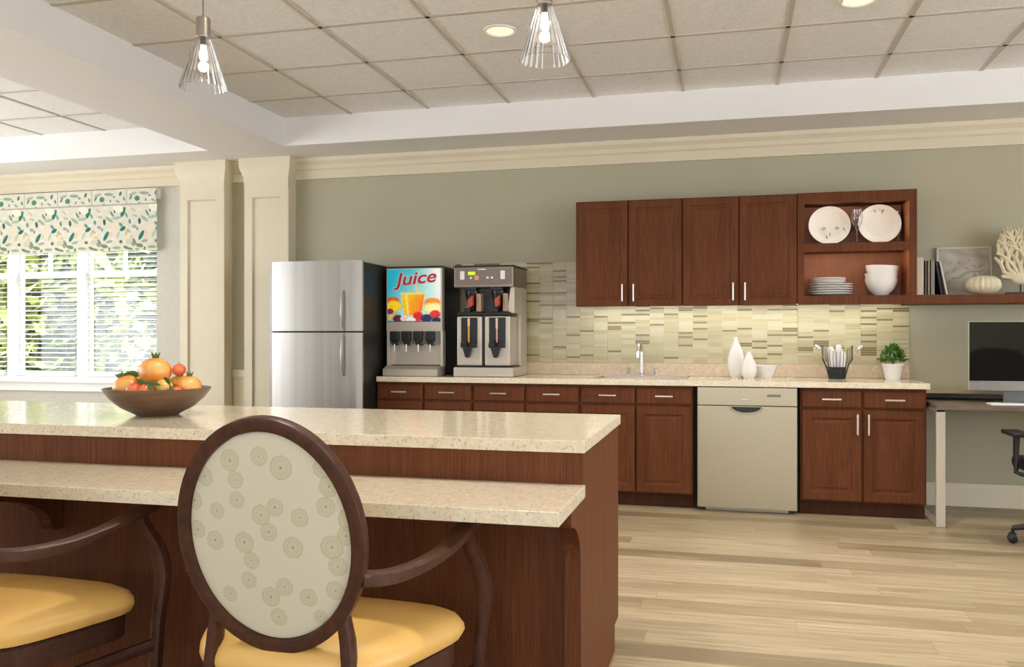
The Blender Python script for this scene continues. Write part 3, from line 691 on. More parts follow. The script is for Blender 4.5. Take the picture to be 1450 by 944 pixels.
m = MB(); m.box(OX0 + .0005, .522, UY, YW - .002, UZ0 + .012, UZ1); m.box(1.222, OX1, UY, YW - .002, UZ0, UZ1); m.box(OX0 + .0005, 1.222, UY, UY + .016, UZ0, UZ0 + .012); m.box(.522, 1.222, UY, YW - .002, 2.185, UZ1); m.box(.522, 1.222, UY, YW - .002, UZ0 + .012, 1.511); m.box(.522, 1.222, UY, UY + .014, 2.170, 2.185)
oc = m.build('case', 'cab', r, smooth=False)
MB().box(.522, 1.222, YW - .02, YW - .012, 1.511, 2.185).box(1.2195, 1.2218, UY + .02, YW - .02, 1.512, 1.836).box(1.2195, 1.2218, UY + .02, YW - .02, 1.886, 2.184).box(.5222, .5245, UY + .02, YW - .02, 1.512, 1.836).box(.5222, .5245, UY + .02, YW - .02, 1.886, 2.184).build('back_panel', 'cab_in', r, smooth=False)
MB().box(.522, 1.222, UY + .001, YW - .02, 1.837, 1.885).box(.522, 1.222, UY + .001, UY + .014, 1.824, 1.837).build('shelf', 'cab', r, smooth=False)
m = MB()
for z0, z1 in ((1.885, 2.16), (1.511, 1.81)): m.tube([(1.214, UY + .06, z0 + .01), (1.214, UY + .06, z1)], .006, 8)
m.bm.free()
for z in (2.184, 1.836):
    MB().box(.56, 1.19, UY + .018, UY + .034, z - .006, z - .0005).build('light_strip', emit('shelf_light_glow', (1, .80, .56, 1), 16), r, smooth=False)
# under cabinet light strip
r = empty('under_cabinet_light', 'slim warm white light strip under the wall cabinets', 'light', (.05, 6.7, 1.44))
MB().box(-1.09, 1.20, 6.60, 6.625, 1.4590, 1.4608).build('housing', 'whitep', r, smooth=False)
MB().box(-1.08, 1.19, 6.604, 6.621, 1.4570, 1.4590).build('diffuser', 'strip', r, smooth=False)
# long floating shelf to the right
tag(MB().box(1.268, 3.4, UY, YW - .002, UZ0, 1.511, .002).build('floating_shelf', 'cab', loc=(2.3, 6.6, UZ0)), 'long brown floating shelf on the wall above the desk, right of the open cabinet', 'shelf')

# ================================================================== DISHES
def disp_plate(cx, label, seed, y0=6.63, z0=1.885, rad=.145):
    r = empty('display_plate', label, 'plate', (cx, y0, z0), 'upright plates in the open cabinet')
    tilt = radians(-12); rnd = random.Random(seed)
    T = Matrix.Translation((cx, y0, z0 + rad * cos(tilt) + .004)) @ Matrix.Rotation(tilt, 4, 'X')
    prof = [(0.001, .006), (.09, .006), (.105, -.002), (rad - .004, -.012), (rad, -.014), (rad, -.009), (.1, .005), (.085, .012), (.001, .012)]
    MB().lathe(prof, n=48, M4=T @ Matrix.Rotation(radians(-90), 4, 'X'), capb=False).build('dish', 'white', r)
    b = MB()
    if seed == 1: marks = [(-.045, -.03, 30), (-.035, -.022, 40), (.045, -.03, 35), (.055, -.02, 30), (-.02, -.09, 80), (-.07, -.11, 20), (.06, -.11, 20), (0, -.07, 90), (.1, -.03, 60)]
    else: marks = [(-.09, .09, 60), (-.05, .105, 100), (-.03, .10, 60), (.0, .115, 40), (.03, .105, 110), (.07, .10, 60), (.1, .075, 120), (-.11, .06, 30), (.02, .09, 90), (.12, .02, 20), (.13, -.03, 10), (.115, -.08, 160)]
    for x, z, a in marks:
        d = hypot(x, z); yy = -.0095 if d < .095 else -.0095 + .016 * (d - .095) / .06 * -1 * -1
        yy = -(.0135) if d < .09 else -.0135 + 0
        Tm = T @ Matrix.Translation((x, yy if d < .09 else (-.001 if False else -.008 + .0), z))
        Tm = T @ Matrix.Translation((x, -.0045 - (.0085 if d < .09 else -(d - .09) * .19 + .003), z)) @ Matrix.Rotation(radians(a), 4, 'Y')
        b.ball((0, 0, 0), .016, (1, .08, .28), 10, 6, M4=Tm)
    b.build('painted_leaves', plain('plate_ink', S(150, 148, 138), .4), r)
    st = MB(); st.tube([(cx - .05, y0 - .05, z0 + .012), (cx - .05, y0 - .045, z0 + .006), (cx - .05, y0 + .07, z0 + .006), (cx - .05, y0 + .04, z0 + .12)], .003, 6)
    st.tube([(cx + .05, y0 - .05, z0 + .012), (cx + .05, y0 - .045, z0 + .006), (cx + .05, y0 + .07, z0 + .006), (cx + .05, y0 + .04, z0 + .12)], .003, 6)
    st.tube([(cx - .05, y0 + .04, z0 + .12), (cx + .05, y0 + .04, z0 + .12)], .003, 6); st.build('plate_stand', 'black', r)
disp_plate(.712, 'white display plate standing at left in the open cabinet, sparse leaf marks', 1)
disp_plate(1.052, 'white display plate standing at right in the open cabinet, leaf band round its top rim', 2)
def wineglass(cx, cy, z0, label):
    r = empty('wine_glass', label, 'glass', (cx, cy, z0), 'glasses behind the plates')
    MB().lathe([(.001, 0), (.034, 0), (.034, .003), (.006, .008), (.004, .02), (.004, .105), (.02, .125), (.036, .16), (.038, .20), (.033, .25), (.0318, .25), (.0365, .20), (.0345, .162), (.018, .129), (.001, .118)], cx, cy, z0, 24, capb=False).build('glass_bowl', 'glass', r)
wineglass(.892, 6.56, 1.886, 'stemmed wine glass standing between the two upright plates')
wineglass(1.188, 6.70, 1.886, 'stemmed wine glass at the far right behind the right upright plate')
plate_lab = ['bottom', 'second from the bottom', 'third from the bottom', 'fourth from the bottom', 'fifth from the bottom']
def flat_plate(cx, cy, z, rad): return MB().lathe([(.001, 0), (rad * .55, 0), (rad * .6, .003), (rad, .016), (rad, .019), (rad * .6, .007), (.001, .007)], cx, cy, z, 40, capb=False)
z = 1.512
for i in range(5):
    o = flat_plate(.712, 6.60, z, .155).build('dinner_plate', 'white', loc=(.712, 6.60, z)); tag(o, 'large white dinner plate, %s of the lower shelf stack' % plate_lab[i], 'plate', 'dinner plates on the lower shelf'); z += .0175
z += .002
for i in range(3):
    o = flat_plate(.695, 6.60, z, .127).build('side_plate', 'white', loc=(.695, 6.60, z)); tag(o, 'small white side plate on top of the dinner plates, %s small one' % ['lowest', 'middle', 'topmost'][i], 'plate', 'side plates on the lower shelf'); z += .012
for i in range(3):
    zz = 1.5115 + i * .038 + (.014 if i == 2 else 0); ti = Matrix.Translation((1.06, 6.60, zz)) @ Matrix.Rotation(radians(3 if i == 2 else 0), 4, 'Y')
    m = MB().lathe([(.001, .006 * 0), (.04, 0), (.045, .006), (.085, .045), (.106, .09), (.112, .125), (.1095, .125), (.103, .09), (.08, .047), (.04, .011), (.001, .011)], n=40, capb=False, M4=ti)
    tag(m.build('soup_bowl', 'white', loc=(1.06, 6.60, zz)), ['bottom white bowl of the stack in the open cabinet', 'middle white bowl of the stack in the open cabinet', 'top white bowl of the stack, tilted slightly'][i], 'bowl', 'stacked bowls')

# ================================================================== THINGS ON THE SHELF
def book(x0, x1, h, d, lean, label, col, col2, z0=1.5115):
    T = Matrix.Translation((x0, 0, z0)) @ Matrix.Rotation(radians(lean), 4, 'Y')
    r = empty('book', label, 'book', (x0, 6.6, z0), 'books on the floating shelf'); w = x1 - x0; m = MB()
    if lean < 0: T = Matrix.Translation((x0, 0, z0 + .001)) @ Matrix.Translation((w, 0, 0)) @ Matrix.Rotation(radians(lean), 4, 'Y') @ Matrix.Translation((-w, 0, 0))
    y0 = 6.50; cv = .003
    m.box(0, w, y0, y0 + cv, 0, h, M4=T); m.box(0, cv, y0, y0 + d, 0, h, M4=T); m.box(w - cv, w, y0, y0 + d, 0, h, M4=T)
    m.build('cover', plain('book_cover', S(*col), .6), r, smooth=False)
    MB().box(cv, w - cv, y0 + cv, y0 + d - .004, .004, h - .004, M4=T).build('pages', plain('book_pages', S(*col2), .8), r, smooth=False)
book(1.272, 1.322, .262, .17, 0, 'thick cream book standing against the open cabinet side', (196, 184, 160), (220, 212, 196))
book(1.326, 1.342, .238, .17, 0, 'slim dark brown book next to the thick cream one', (96, 80, 66), (210, 200, 184))
book(1.344, 1.362, .238, .17, 0, 'slim taupe book, third from the cabinet side', (140, 122, 104), (214, 204, 190))
book(1.364, 1.392, .242, .17, 0, 'grey book standing left of the black leaning book', (128, 124, 118), (214, 208, 198))
book(1.428, 1.446, .235, .17, -9, 'black book leaning left on the floating shelf', (38, 36, 34), (200, 194, 184))
book(1.462, 1.478, .238, .17, -11, 'white-spined book leaning left, rightmost of the row of books', (206, 204, 200), (230, 226, 218))
# picture
r = empty('framed_picture', 'square grey botanical branch picture in a thin pale frame leaning on the wall', 'picture', (1.635, 6.72, 1.512))
px0, px1, pz0, pz1 = 1.455, 1.815, 1.5125, 1.865
T = Matrix.Translation((0, 6.735, 1.5125)) @ Matrix.Rotation(radians(-5), 4, 'X') @ Matrix.Translation((0, -6.735, -1.5125))
m = MB()
m.box(px0, px1, 6.722, 6.74, pz0, pz0 + .014, .002, M4=T); m.box(px0, px1, 6.722, 6.74, pz1 - .014, pz1, .002, M4=T); m.box(px0, px0 + .014, 6.722, 6.74, pz0, pz1, .002, M4=T); m.box(px1 - .014, px1, 6.722, 6.74, pz0, pz1, .002, M4=T)
m.build('frame', plain('pale_frame', S(196, 188, 172), .5), r)
def branch(u, v):
    n_ = sin(u * 11 + 3 * sin(v * 7)) * cos(v * 9 - u * 5); c = mixc((158, 150, 136), (184, 176, 162), .5 + .5 * n_)
    for (ax, ay, bx, by) in ((.1, .0, .4, .75), (.25, .35, .9, .55), (.4, .7, .85, .3), (.55, .2, .95, .8), (.6, .75, .9, .35), (.1, .3, .3, .85)):
        dx, dy = bx - ax, by - ay; t_ = max(0, min(1, ((u - ax) * dx + (v - ay) * dy) / (dx * dx + dy * dy))); q = hypot(u - ax - t_ * dx, v - ay - t_ * dy + .03 * sin(t_ * 9))
        if q < .016: c = mixc(c, (96, 86, 72), .7 - q * 30)
    return c
mpic, _, _ = painted('botanical_print', .5)
paint_grid('print', lambda u, v: tuple(T @ Vector((px0 + .012 + u * (px1 - px0 - .024), 6.731, pz0 + .012 + v * (pz1 - pz0 - .024)))), branch, 90, 90, mpic, r)
MB().box(px0 + .004, px1 - .004, 6.733, 6.738, pz0 + .004, pz1 - .004, M4=T).build('backing', 'grey', r, smooth=False)
# ribbed urchin vase
mu = plain('urchin_ceramic', S(214, 202, 172), .5)
prof = [(.001, 0), (.045, 0), (.08, .02), (.098, .045), (.102, .068), (.094, .10), (.07, .122), (.035, .13), (.03, .125), (.001, .12)]
tag(MB().lathe(prof, 1.712, 6.56, 1.5118, 108, capb=False, rmod=lambda a, z: 1 + .11 * abs(sin(a * 9)) if z > .005 else 1).build('ribbed_vase', mu, loc=(1.712, 6.56, 1.5118)), 'low round cream ribbed ceramic vase in front of the framed picture', 'vase')
# coral sculpture
r = empty('coral_sculpture', 'cream fan coral sculpture on a dark stand at the right edge of the shelf', 'sculpture', (1.955, 6.6, 1.512))
MB().box(1.87, 2.04, 6.55, 6.65, 1.5118, 1.527, .003).build('stand_base', 'black', r); MB().tube([(1.955, 6.6, 1.527), (1.955, 6.6, 1.60)], .005, 8).build('stand_rod', 'black', r)
m = MB(); rnd = random.Random(11)
m.ball((1.955, 6.6, 1.625), .05, (1.3, .45, .9), 16, 10)
def grow(p, a, L, rr, d):
    q = p + Vector((sin(a) * L, rnd.uniform(-.012, .012), cos(a) * L)); e = Vector((q.x - 1.955, 0, q.z - 1.78))
    if (e.x / .152) ** 2 + (e.z / .25) ** 2 > 1.05: return
    mid = (p + q) / 2 + Vector((rnd.uniform(-.006, .006), 0, 0)); m.tube([p, mid, q], [rr, rr * .95, rr * .85], 7); m.ball(q, rr * .86, seg=7, rings=5)
    if d <= 0: return
    for s in ((-1, 1) if rnd.random() < .75 else (rnd.choice((-1, 1)),)): grow(q, a * .75 + s * rnd.uniform(.3, .6), L * rnd.uniform(.82, .98), rr * .87, d - 1)
for i in range(9):
    a = radians(-85 + i * 21.25); grow(Vector((1.955 + .05 * sin(a), 6.6, 1.625 + .03 * cos(a))), a * .95, .062, .0155, 6)
m.build('coral', plain('coral_resin', S(216, 202, 172), .6), r)

# ================================================================== COUNTER OBJECTS
ZT = .9145
tag(MB().lathe([(.001, 0), (.036, 0), (.05, .03), (.062, .09), (.06, .15), (.042, .215), (.02, .265), (.012, .285), (.014, .303), (.010, .303), (.009, .28), (.001, .27)], .052, 6.60, ZT, 40, capb=False).build('bottle_vase', 'white', loc=(.052, 6.60, ZT)), 'tall white teardrop bottle vase, taller of the pair on the counter', 'vase')
tag(MB().lathe([(.001, 0), (.034, 0), (.05, .025), (.057, .065), (.05, .11), (.03, .155), (.016, .185), (.015, .197), (.011, .197), (.011, .18), (.001, .17)], .142, 6.50, ZT, 40, capb=False).build('bottle_vase', 'white', loc=(.142, 6.50, ZT)), 'short white teardrop bottle vase in front of the white bowl', 'vase')
tag(MB().lathe([(.001, 0), (.045, 0), (.06, .02), (.085, .08), (.09, .092), (.086, .092), (.055, .02), (.001, .012)], .262, 6.63, ZT, 40, capb=False).build('small_bowl', 'white', loc=(.262, 6.63, ZT)), 'small white bowl beside the two bottle vases on the counter', 'bowl')
bx, by = .762, 6.60
r = empty('wire_basket', 'dark flaring wire basket on the counter left of the potted plant', 'basket', (bx, by, ZT))
m = MB(); wn = 22
for i in range(wn):
    a = 2 * pi * i / wn; rt = .115 * (1 + .0 * i); hh = .20 + .045 * abs(cos(a)) ** 3; k = 1 + .25 * abs(cos(a)) ** 4
    m.tube([(bx + .055 * cos(a), by + .055 * sin(a), ZT + .004), (bx + .075 * cos(a), by + .07 * sin(a), ZT + .08), (bx + .084 * k * cos(a), by + .08 * sin(a), ZT + .15), (bx + .084 * k * cos(a), by + .088 * sin(a), ZT + hh)], .0022, 6)
for z_, rr in ((.004, .055), (.06, .07)): m.tube([(bx + rr * cos(2 * pi * i / 32), by + rr * .97 * sin(2 * pi * i / 32), ZT + z_) for i in range(32)], .0026, 6, closed=True)
m.build('wires', 'black', r)
MB().lathe([(.001, 0), (.052, 0), (.064, .085), (.061, .085), (.05, .004), (.001, .004)], bx, by, ZT + .002, 28, capb=False).build('liner_cup', 'black', r)
for i, (dx, dy, h_, tl) in enumerate(((-.025, -.005, .225, 5), (.004, .012, .24, -2), (.032, -.012, .19, -2))):
    T = Matrix.Translation((bx + dx, by + dy, ZT + .01)) @ Matrix.Rotation(radians(-tl), 4, 'Y')
    tag(MB().lathe([(.001, 0), (.014, 0), (.021, .1), (.022, h_ - .02), (.012, h_), (.001, h_ - .01)], n=18, capb=False, M4=T).build('rolled_napkin', 'white', loc=(bx + dx, by + dy, ZT + .01)), ['white rolled napkin at the left in the wire basket', 'tallest white rolled napkin, centre of the wire basket', 'short white rolled napkin at the right in the wire basket'][i], 'napkin', 'rolled napkins')
for i, (dx, tl) in enumerate(((-.035, -27), (.04, 30))):
    T = Matrix.Translation((bx + dx, by - .02, ZT + .03)) @ Matrix.Rotation(radians(tl), 4, 'Y')
    m = MB().tube([(0, 0, 0), (0, 0, .20)], .0028, 6, M4=T)
    m.ball((0, 0, .225), .026, (.55, .2, 1), 12, 8, M4=T)
    tag(m.build('serving_spoon', 'chrome', loc=(bx + dx, by - .02, ZT + .03)), ['metal spoon leaning out to the left of the wire basket', 'metal spoon leaning out to the right of the wire basket'][i], 'spoon', 'spoons in the wire basket')
ppx, ppy = 1.138, 6.60
r = empty('potted_plant', 'small bushy green plant in a white pot at the right end of the counter', 'plant', (ppx, ppy, ZT))
MB().lathe([(.001, 0), (.05, 0), (.054, .01), (.072, .098), (.076, .10), (.076, .112), (.07, .112), (.066, .096), (.001, .096)], ppx, ppy, ZT, 36, capb=False).build('pot', 'white', r)
MB().lathe([(.001, .1), (.066, .1)], ppx, ppy, ZT, 24, capb=False).build('soil', 'soil', r)
m = MB(); b = m.bm; rnd = random.Random(5)
for i in range(520):
    a = rnd.uniform(0, 2 * pi); e = rnd.uniform(-.35, 1); rad = .068 * sqrt(max(0, 1 - e * e)) * rnd.uniform(.5, 1.05) + .006
    p = Vector((ppx + rad * cos(a), ppy + rad * sin(a), ZT + .155 + e * .085 * rnd.uniform(.7, 1.1)))
    o_ = (p - Vector((ppx, ppy, ZT + .13))).normalized(); d1 = (o_ + Vector((rnd.gauss(0, .4), rnd.gauss(0, .4), rnd.gauss(0, .4)))).normalized(); d2 = d1.cross(Vector((rnd.gauss(0, 1), rnd.gauss(0, 1), rnd.gauss(0, 1)))).normalized(); s = rnd.uniform(.013, .022)
    up_ = d1.cross(d2)
    q = [b.verts.new(p), b.verts.new(p + d1 * s * .5 + d2 * s * .42 + up_ * .002), b.verts.new(p + d1 * s), b.verts.new(p + d1 * s * .5 - d2 * s * .42 + up_ * .002)]; b.faces.new(q)
m.build('foliage', 'leaf', r)
m = MB()
for i in range(9): a = i * .7; m.tube([(ppx, ppy, ZT + .1), (ppx + .03 * cos(a), ppy + .03 * sin(a), ZT + .18)], .0018, 5)
m.build('stems', 'leaf', r)

# ================================================================== DESK
mdesk = wood('desk_taupe_laminate', S(104, 90, 78), S(124, 110, 96), scale=(3, 60, 60))
r = empty('desk', 'taupe topped desk with flat steel legs right of the base cabinets', 'desk', (2.1, 6.38, 0))
MB().box(1.292, 3.0, 5.98, 6.775, .755, .785, .002).build('desktop', mdesk, r)
for lx in (1.285 + .003, 2.93):
    m = MB(); m.box(lx, lx + .055, 5.985, 6.005, .012, .755, .002); m.box(lx, lx + .055, 6.70, 6.72, .012, .755, .002); m.box(lx, lx + .055, 5.985, 6.72, .002, .014, .002); m.box(lx, lx + .055, 5.985, 6.72, .74, .755)
    m.build('leg', 'steel', r)
r = empty('desk_riser', 'raised beige shelf along the back of the desk behind the monitor', 'shelf', (2.1, 6.6, .785))
MB().box(1.292, 3.0, 6.42, 6.775, .832, .860, .002).build('board', plain('riser_laminate', S(178, 164, 134), .45), r)
m = MB(); m.box(1.30, 1.32, 6.45, 6.77, .7855, .832); m.box(2.97, 2.99, 6.45, 6.77, .7855, .832); m.box(1.32, 2.97, 6.70, 6.715, .7855, .832); m.build('support', mdesk, r, smooth=False)
r = empty('computer_monitor', 'wide black screen computer monitor with silver chin on the desk', 'monitor', (1.835, 6.25, .7855))
MB().box(1.528, 2.142, 6.193, 6.215, .868, 1.322, .006).build('housing', 'steel', r)
MB().box(1.532, 2.138, 6.190, 6.194, .932, 1.318, .001).build('screen', plain('dark_screen', S(26, 25, 23), .08), r)
MB().box(1.532, 2.138, 6.189, 6.194, .870, .931, .001).build('chin', plain('silver_chin', S(168, 164, 158), .3, .6), r)
m = MB(); m.box(1.74, 1.93, 6.225, 6.40, .7858, .794, .003); m.box(1.74, 1.93, 6.215, 6.226, .7858, 1.02, .003); m.build('stand', plain('monitor_stand', S(120, 120, 120), .35, .7), r)
r = empty('keyboard', 'flat white keyboard on the desk in front of the monitor', 'keyboard', (1.82, 6.03, .7855))
MB().box(1.62, 2.04, 6.03, 6.145, .7857, .793, .002).build('case', 'whitep', r)
m = MB()
for j in range(5):
    for i in range(15): x0 = 1.628 + i * .0272; m.box(x0, x0 + .0235, 6.036 + j * .0212, 6.036 + j * .0212 + .018, .793, .796)
m.build('keys', 'whitep', r, smooth=False)

# ================================================================== OFFICE CHAIR
r = empty('office_chair', 'black office chair with armrests at the right edge, in front of the desk', 'office chair', (1.92, 5.62, 0))
cx, cy = 1.92, 5.62
m = MB().lathe([(.045, .10), (.045, .14), (.03, .15), (.025, .24)], cx, cy, 0, 20, capt=True); m.build('base_hub', 'black', r)
MB().lathe([(.018, .24), (.018, .40)], cx, cy, 0, 16, capt=True).build('gas_lift', 'chrome', r)
for k in range(5):
    a = radians(173 + 72 * k); ex, ey = cx + .29 * cos(a), cy + .29 * sin(a)
    so = MB().tube([(cx + .03 * cos(a), cy + .03 * sin(a), .125), (cx + .16 * cos(a), cy + .16 * sin(a), .115), (ex, ey, .088)], 1, 10, flat=[(.03, .02), (.026, .018), (.02, .013)]).build('spoke', 'black', r)
    px_, py_ = -sin(a), cos(a); w_ = MB()
    for s in (-1, 1):
        T = Matrix.Translation((ex + px_ * .013 * s * 1.0, ey + py_ * .013 * s, .0265)) @ Matrix.Rotation(a + pi / 2, 4, 'Z') @ Matrix.Rotation(pi / 2, 4, 'Y')
        w_.lathe([(.001, -.009), (.022, -.009), (.026, -.006), (.026, .006), (.022, .009), (.001, .009)], n=22, M4=Matrix.Translation((ex + px_ * .016 * s, ey + py_ * .016 * s, .0265)) @ Matrix.Rotation(a, 4, 'Z') @ Matrix.Rotation(pi / 2, 4, 'X'), capb=False)
    w_.box(ex - .008, ex + .008, ey - .008, ey + .008, .02, .085, .002); w_.ball((ex, ey, .052), .022, (1, 1, .6), 12, 8); w_.build('caster', 'black', so)
m = MB().box(cx - .24, cx + .24, cy - .22, cy + .24, .425, .50, .035, seg=4); m.build('seat', plain('black_fabric', S(26, 26, 27), .8), r)
MB().box(cx - .20, cx + .20, cy - .10, cy + .10, .385, .425, .012).build('seat_mechanism', 'black', r)
m = MB()
n = 24
def bo(a): 
    q = 3.2; ca, sa = cos(a), sin(a); d = (abs(ca) ** q + abs(sa) ** q) ** (-1 / q); return (cx + .225 * ca * d, cy - .27 - .05 * (1 - abs(ca * d)), .86 + .27 * sa * d)
m.tube([bo(2 * pi * i / 40) for i in range(40)], .014, 8, closed=True); bf = m.build('backrest_frame', 'black', r)
m = MB(); m.prism([(bo(2 * pi * i / 40)[0], bo(2 * pi * i / 40)[2]) for i in range(40)], cy - .315, cy - .308, 'y'); m.build('backrest_mesh', plain('mesh_fabric', S(34, 34, 35), .85), r)
MB().tube([(cx, cy - .1, .40), (cx, cy - .30, .42), (cx, cy - .33, .60), (cx, cy - .325, .85)], [.022, .022, .018, .014], 10).build('back_support', 'black', r)
for s in (-1, 1):
    ax = cx + s * .275
    m = MB().tube([(cx + s * .19, cy - .02, .415), (cx + s * .25, cy - .01, .412), (ax + s * .005, cy, .425), (ax, cy, .46)], .013, 10); ao = m.build('arm_bracket', 'black', r)
    m = MB().tube([(ax, cy + .01, .44), (ax, cy + .012, .56), (ax - s * .003, cy + .012, .64)], 1, 12, flat=[(.019, .012), (.022, .014), (.026, .016)], up=(1, 0, 0)); m.build('arm_post', 'black', r)
    MB().lathe([(.009, 0), (.009, .05)], ax, cy + .008, .415, 12, capt=True).build('arm_pin', 'chrome', r)
    MB().box(ax - .048, ax + .048, cy - .10, cy + .14, .638, .664, .012, seg=3).build('armrest', 'black', r)

# ================================================================== ISLAND
IX0, IX1, IYF, IYB = -4.0, -.432, 2.586, 3.448
r = empty('kitchen_island', 'brown wooden kitchen island carrying two stepped stone counters', 'kitchen island', (-2.2, 3.0, 0))
MB().box(IX0, IX1 - .051, IYF, IYB - .03, .10, .872).box(IX0 + .02, IX1 - .051, IYF + .01, 3.34, 0, .10).build('body', 'isl', r, smooth=False)
pl = [(IYB, .10), (IYB, .872), (IYF, .872), (IYF, .736), (2.385, .736), (2.385, .70)]
for i in range(9):
    a = pi / 2 * i / 8; pl.append((2.395 + .155 * sin(a) ** 1.2, .70 - .135 * (1 - cos(a)) - .015))
pl += [(2.552, .0), (3.34, .0), (3.34, .10)]
MB().prism(pl, IX1 - .05, IX1, 'x').build('end_panel', 'isl', r, smooth=False)
MB().box(IX0, IX1 - .05, IYB - .03, IYB - .008, .12, .865).build('back_panel', 'isl', r, smooth=False)
def corbel(x):
    pl = [(IYF + .002, .736), (2.25, .736), (2.25, .70)]
    for i in range(11):
        a = pi / 2 * i / 10; pl.append((2.27 + .26 * sin(a) ** 1.3, .69 - .13 * (1 - cos(a))))
    pl += [(2.55, .54), (IYF + .002, .54)]
    MB().prism(pl, x, x + .05, 'x').build('corbel', 'isl', r, smooth=False)
for x in (-2.37, -3.6): corbel(x)
tag(MB().box(IX0 - .02, -.424, 2.572, 3.462, .873, .911, .003).build('island_worktop', 'stone', loc=(-2.2, 3.0, .873)), 'upper speckled beige stone worktop of the island, holding the fruit bowl', 'worktop')
tag(MB().box(IX0 - .02, -.424, 2.165, 2.585, .737, .776, .003).build('island_ledge', 'stone', loc=(-2.2, 2.4, .737)), 'lower speckled stone seating ledge of the island in front of the chairs', 'worktop')

# fruit bowl
bx, by, bz = -2.237, 3.0, .9115
tag(MB().lathe([(.001, .0), (.08, 0), (.085, .004), (.14, .033), (.182, .070), (.207, .108), (.202, .109), (.177, .075), (.135, .040), (.08, .012), (.001, .010)], bx, by, bz, 56, capb=False).build('fruit_bowl', 'bowlwood', loc=(bx, by, bz)), 'wide dark turned wooden bowl of fruit on the upper island worktop', 'bowl')
Rv = Vector((.9694, .2455, 0)); Fv = Vector((-.2455, .9694, 0))
def fpos(sx, d, z): return Vector((bx, by, bz)) + Rv * sx * .94 + Fv * d * .93 + Vector((0, 0, z * .97))
def pome(p, rr, tilt, label, mat='pome', name='pomegranate'):
    r = empty(name, label, 'fruit', tuple(p), 'fruit in the wooden bowl')
    T = Matrix.Translation(p) @ Matrix.Rotation(tilt[0], 4, 'X') @ Matrix.Rotation(tilt[1], 4, 'Y')
    prof = [(.001, -rr * .88)] + [(rr * sin(pi * i / 14), -rr * .9 * cos(pi * i / 14)) for i in range(1, 14)] + [(rr * .16, rr * .9)]
    MB().lathe(prof, n=28, M4=T, capb=False, rmod=lambda a, z: 1 + .018 * cos(5 * a)).build('flesh', mat, r)
    c = MB(); n = 6
    for i in range(n):
        a = 2 * pi * i / n; c.tube([(rr * .12 * cos(a), rr * .12 * sin(a), rr * .86), (rr * .2 * cos(a), rr * .2 * sin(a), rr * 1.08), (rr * .3 * cos(a), rr * .3 * sin(a), rr * 1.22)], [rr * .09, rr * .07, rr * .015], 5, M4=T)
    c.build('crown', 'fruitleaf', r)
def apple(p, rr, label, mat='redf', name='small_apple'):
    r = empty(name, label, 'fruit', tuple(p), 'fruit in the wooden bowl')
    prof = [(.001, -rr * .86)] + [(rr * sin(pi * i / 12) * (1.0 if i < 7 else 1.02), -rr * .92 * cos(pi * i / 12)) for i in range(1, 12)] + [(rr * .1, rr * .78), (.001, rr * .72)]
    MB().lathe(prof, p.x, p.y, p.z, 24, capb=False).build('flesh', mat, r)
    MB().tube([tuple(p + Vector((0, 0, rr * .72))), tuple(p + Vector((.003, 0, rr * 1.15)))], .0014, 5).build('stem', 'soil', r)
pome(fpos(-.005, -.01, .180), .063, (0.1, .1), 'largest orange pomegranate on top of the fruit bowl, crown up')
pome(fpos(-.122, -.02, .112), .056, (.3, -.35), 'orange pomegranate at the left side of the fruit bowl')
pome(fpos(.142, -.02, .116), .051, (.1, .15), 'orange pomegranate at the right side of the fruit bowl with dark crown')
apple(fpos(.092, .0, .186), .027, 'small red apple perched high right of the top pomegranate')
apple(fpos(-.052, -.115, .108), .029, 'small red apple at the front rim, below the left of the top pomegranate')
apple(fpos(-.003, -.118, .106), .028, 'small red apple at the front centre of the bowl rim')
apple(fpos(.062, -.085, .118), .034, 'yellow plum at the front right of the bowl', 'yelf', 'yellow_plum')
apple(fpos(.078, .015, .128), .032, 'yellow plum just under the high red apple', 'yelf', 'yellow_plum')
apple(fpos(.125, -.105, .103), .022, 'tiny red apple at the right front rim', 'redf')
pome(fpos(-.10, .09, .125), .052, (.2, .2), 'greenish yellow quince at the back left of the bowl', 'yelf', 'quince')
pome(fpos(.05, .12, .110), .052, (.2, .2), 'orange pomegranate hidden at the back of the bowl')
apple(fpos(0, .02, .078), .045, 'yellow plum at the bottom of the pile', 'yelf', 'yellow_plum')
def sprig(p, label, dirs):
    m = MB(); b = m.bm
    for d, L in dirs:
        d = (Rv * d[0] + Fv * d[1] + Vector((0, 0, d[2]))).normalized(); s = d.cross(Fv).normalized(); n_ = 5; rows = []
        for i in range(n_ + 1):
            u = i / n_; w_ = L * .17 * sin(pi * min(.98, u * .9 + .08)); c_ = p + d * L * u + Vector((0, 0, -L * .25 * u * u)); rows.append((b.verts.new(c_ - s * w_), b.verts.new(c_ - Fv * .002), b.verts.new(c_ + s * w_)))
        for A, B in zip(rows, rows[1:]):
            for k in range(2): b.faces.new((A[k], A[k + 1], B[k + 1], B[k]))
    tag(m.build('leaf_sprig', 'fruitleaf', loc=tuple(p)), label, 'leaves', 'leaf sprigs in the fruit bowl')
sprig(fpos(.012, -.135, .135), 'green leaf sprig at the front centre between the fruit', [((1, -.2, .2), .06), ((-.6, -.2, .5), .05), ((.6, -.2, -.5), .05)])
sprig(fpos(.10, -.12, .13), 'green leaf sprig at the front right of the fruit', [((.5, -.3, -.9), .05), ((-.3, -.3, .9), .05)])
sprig(fpos(-.07, -.01, .165), 'pale green leaf sprig left of the top pomegranate', [((-1, 0, .15), .09), ((-.9, -.3, .4), .06)])

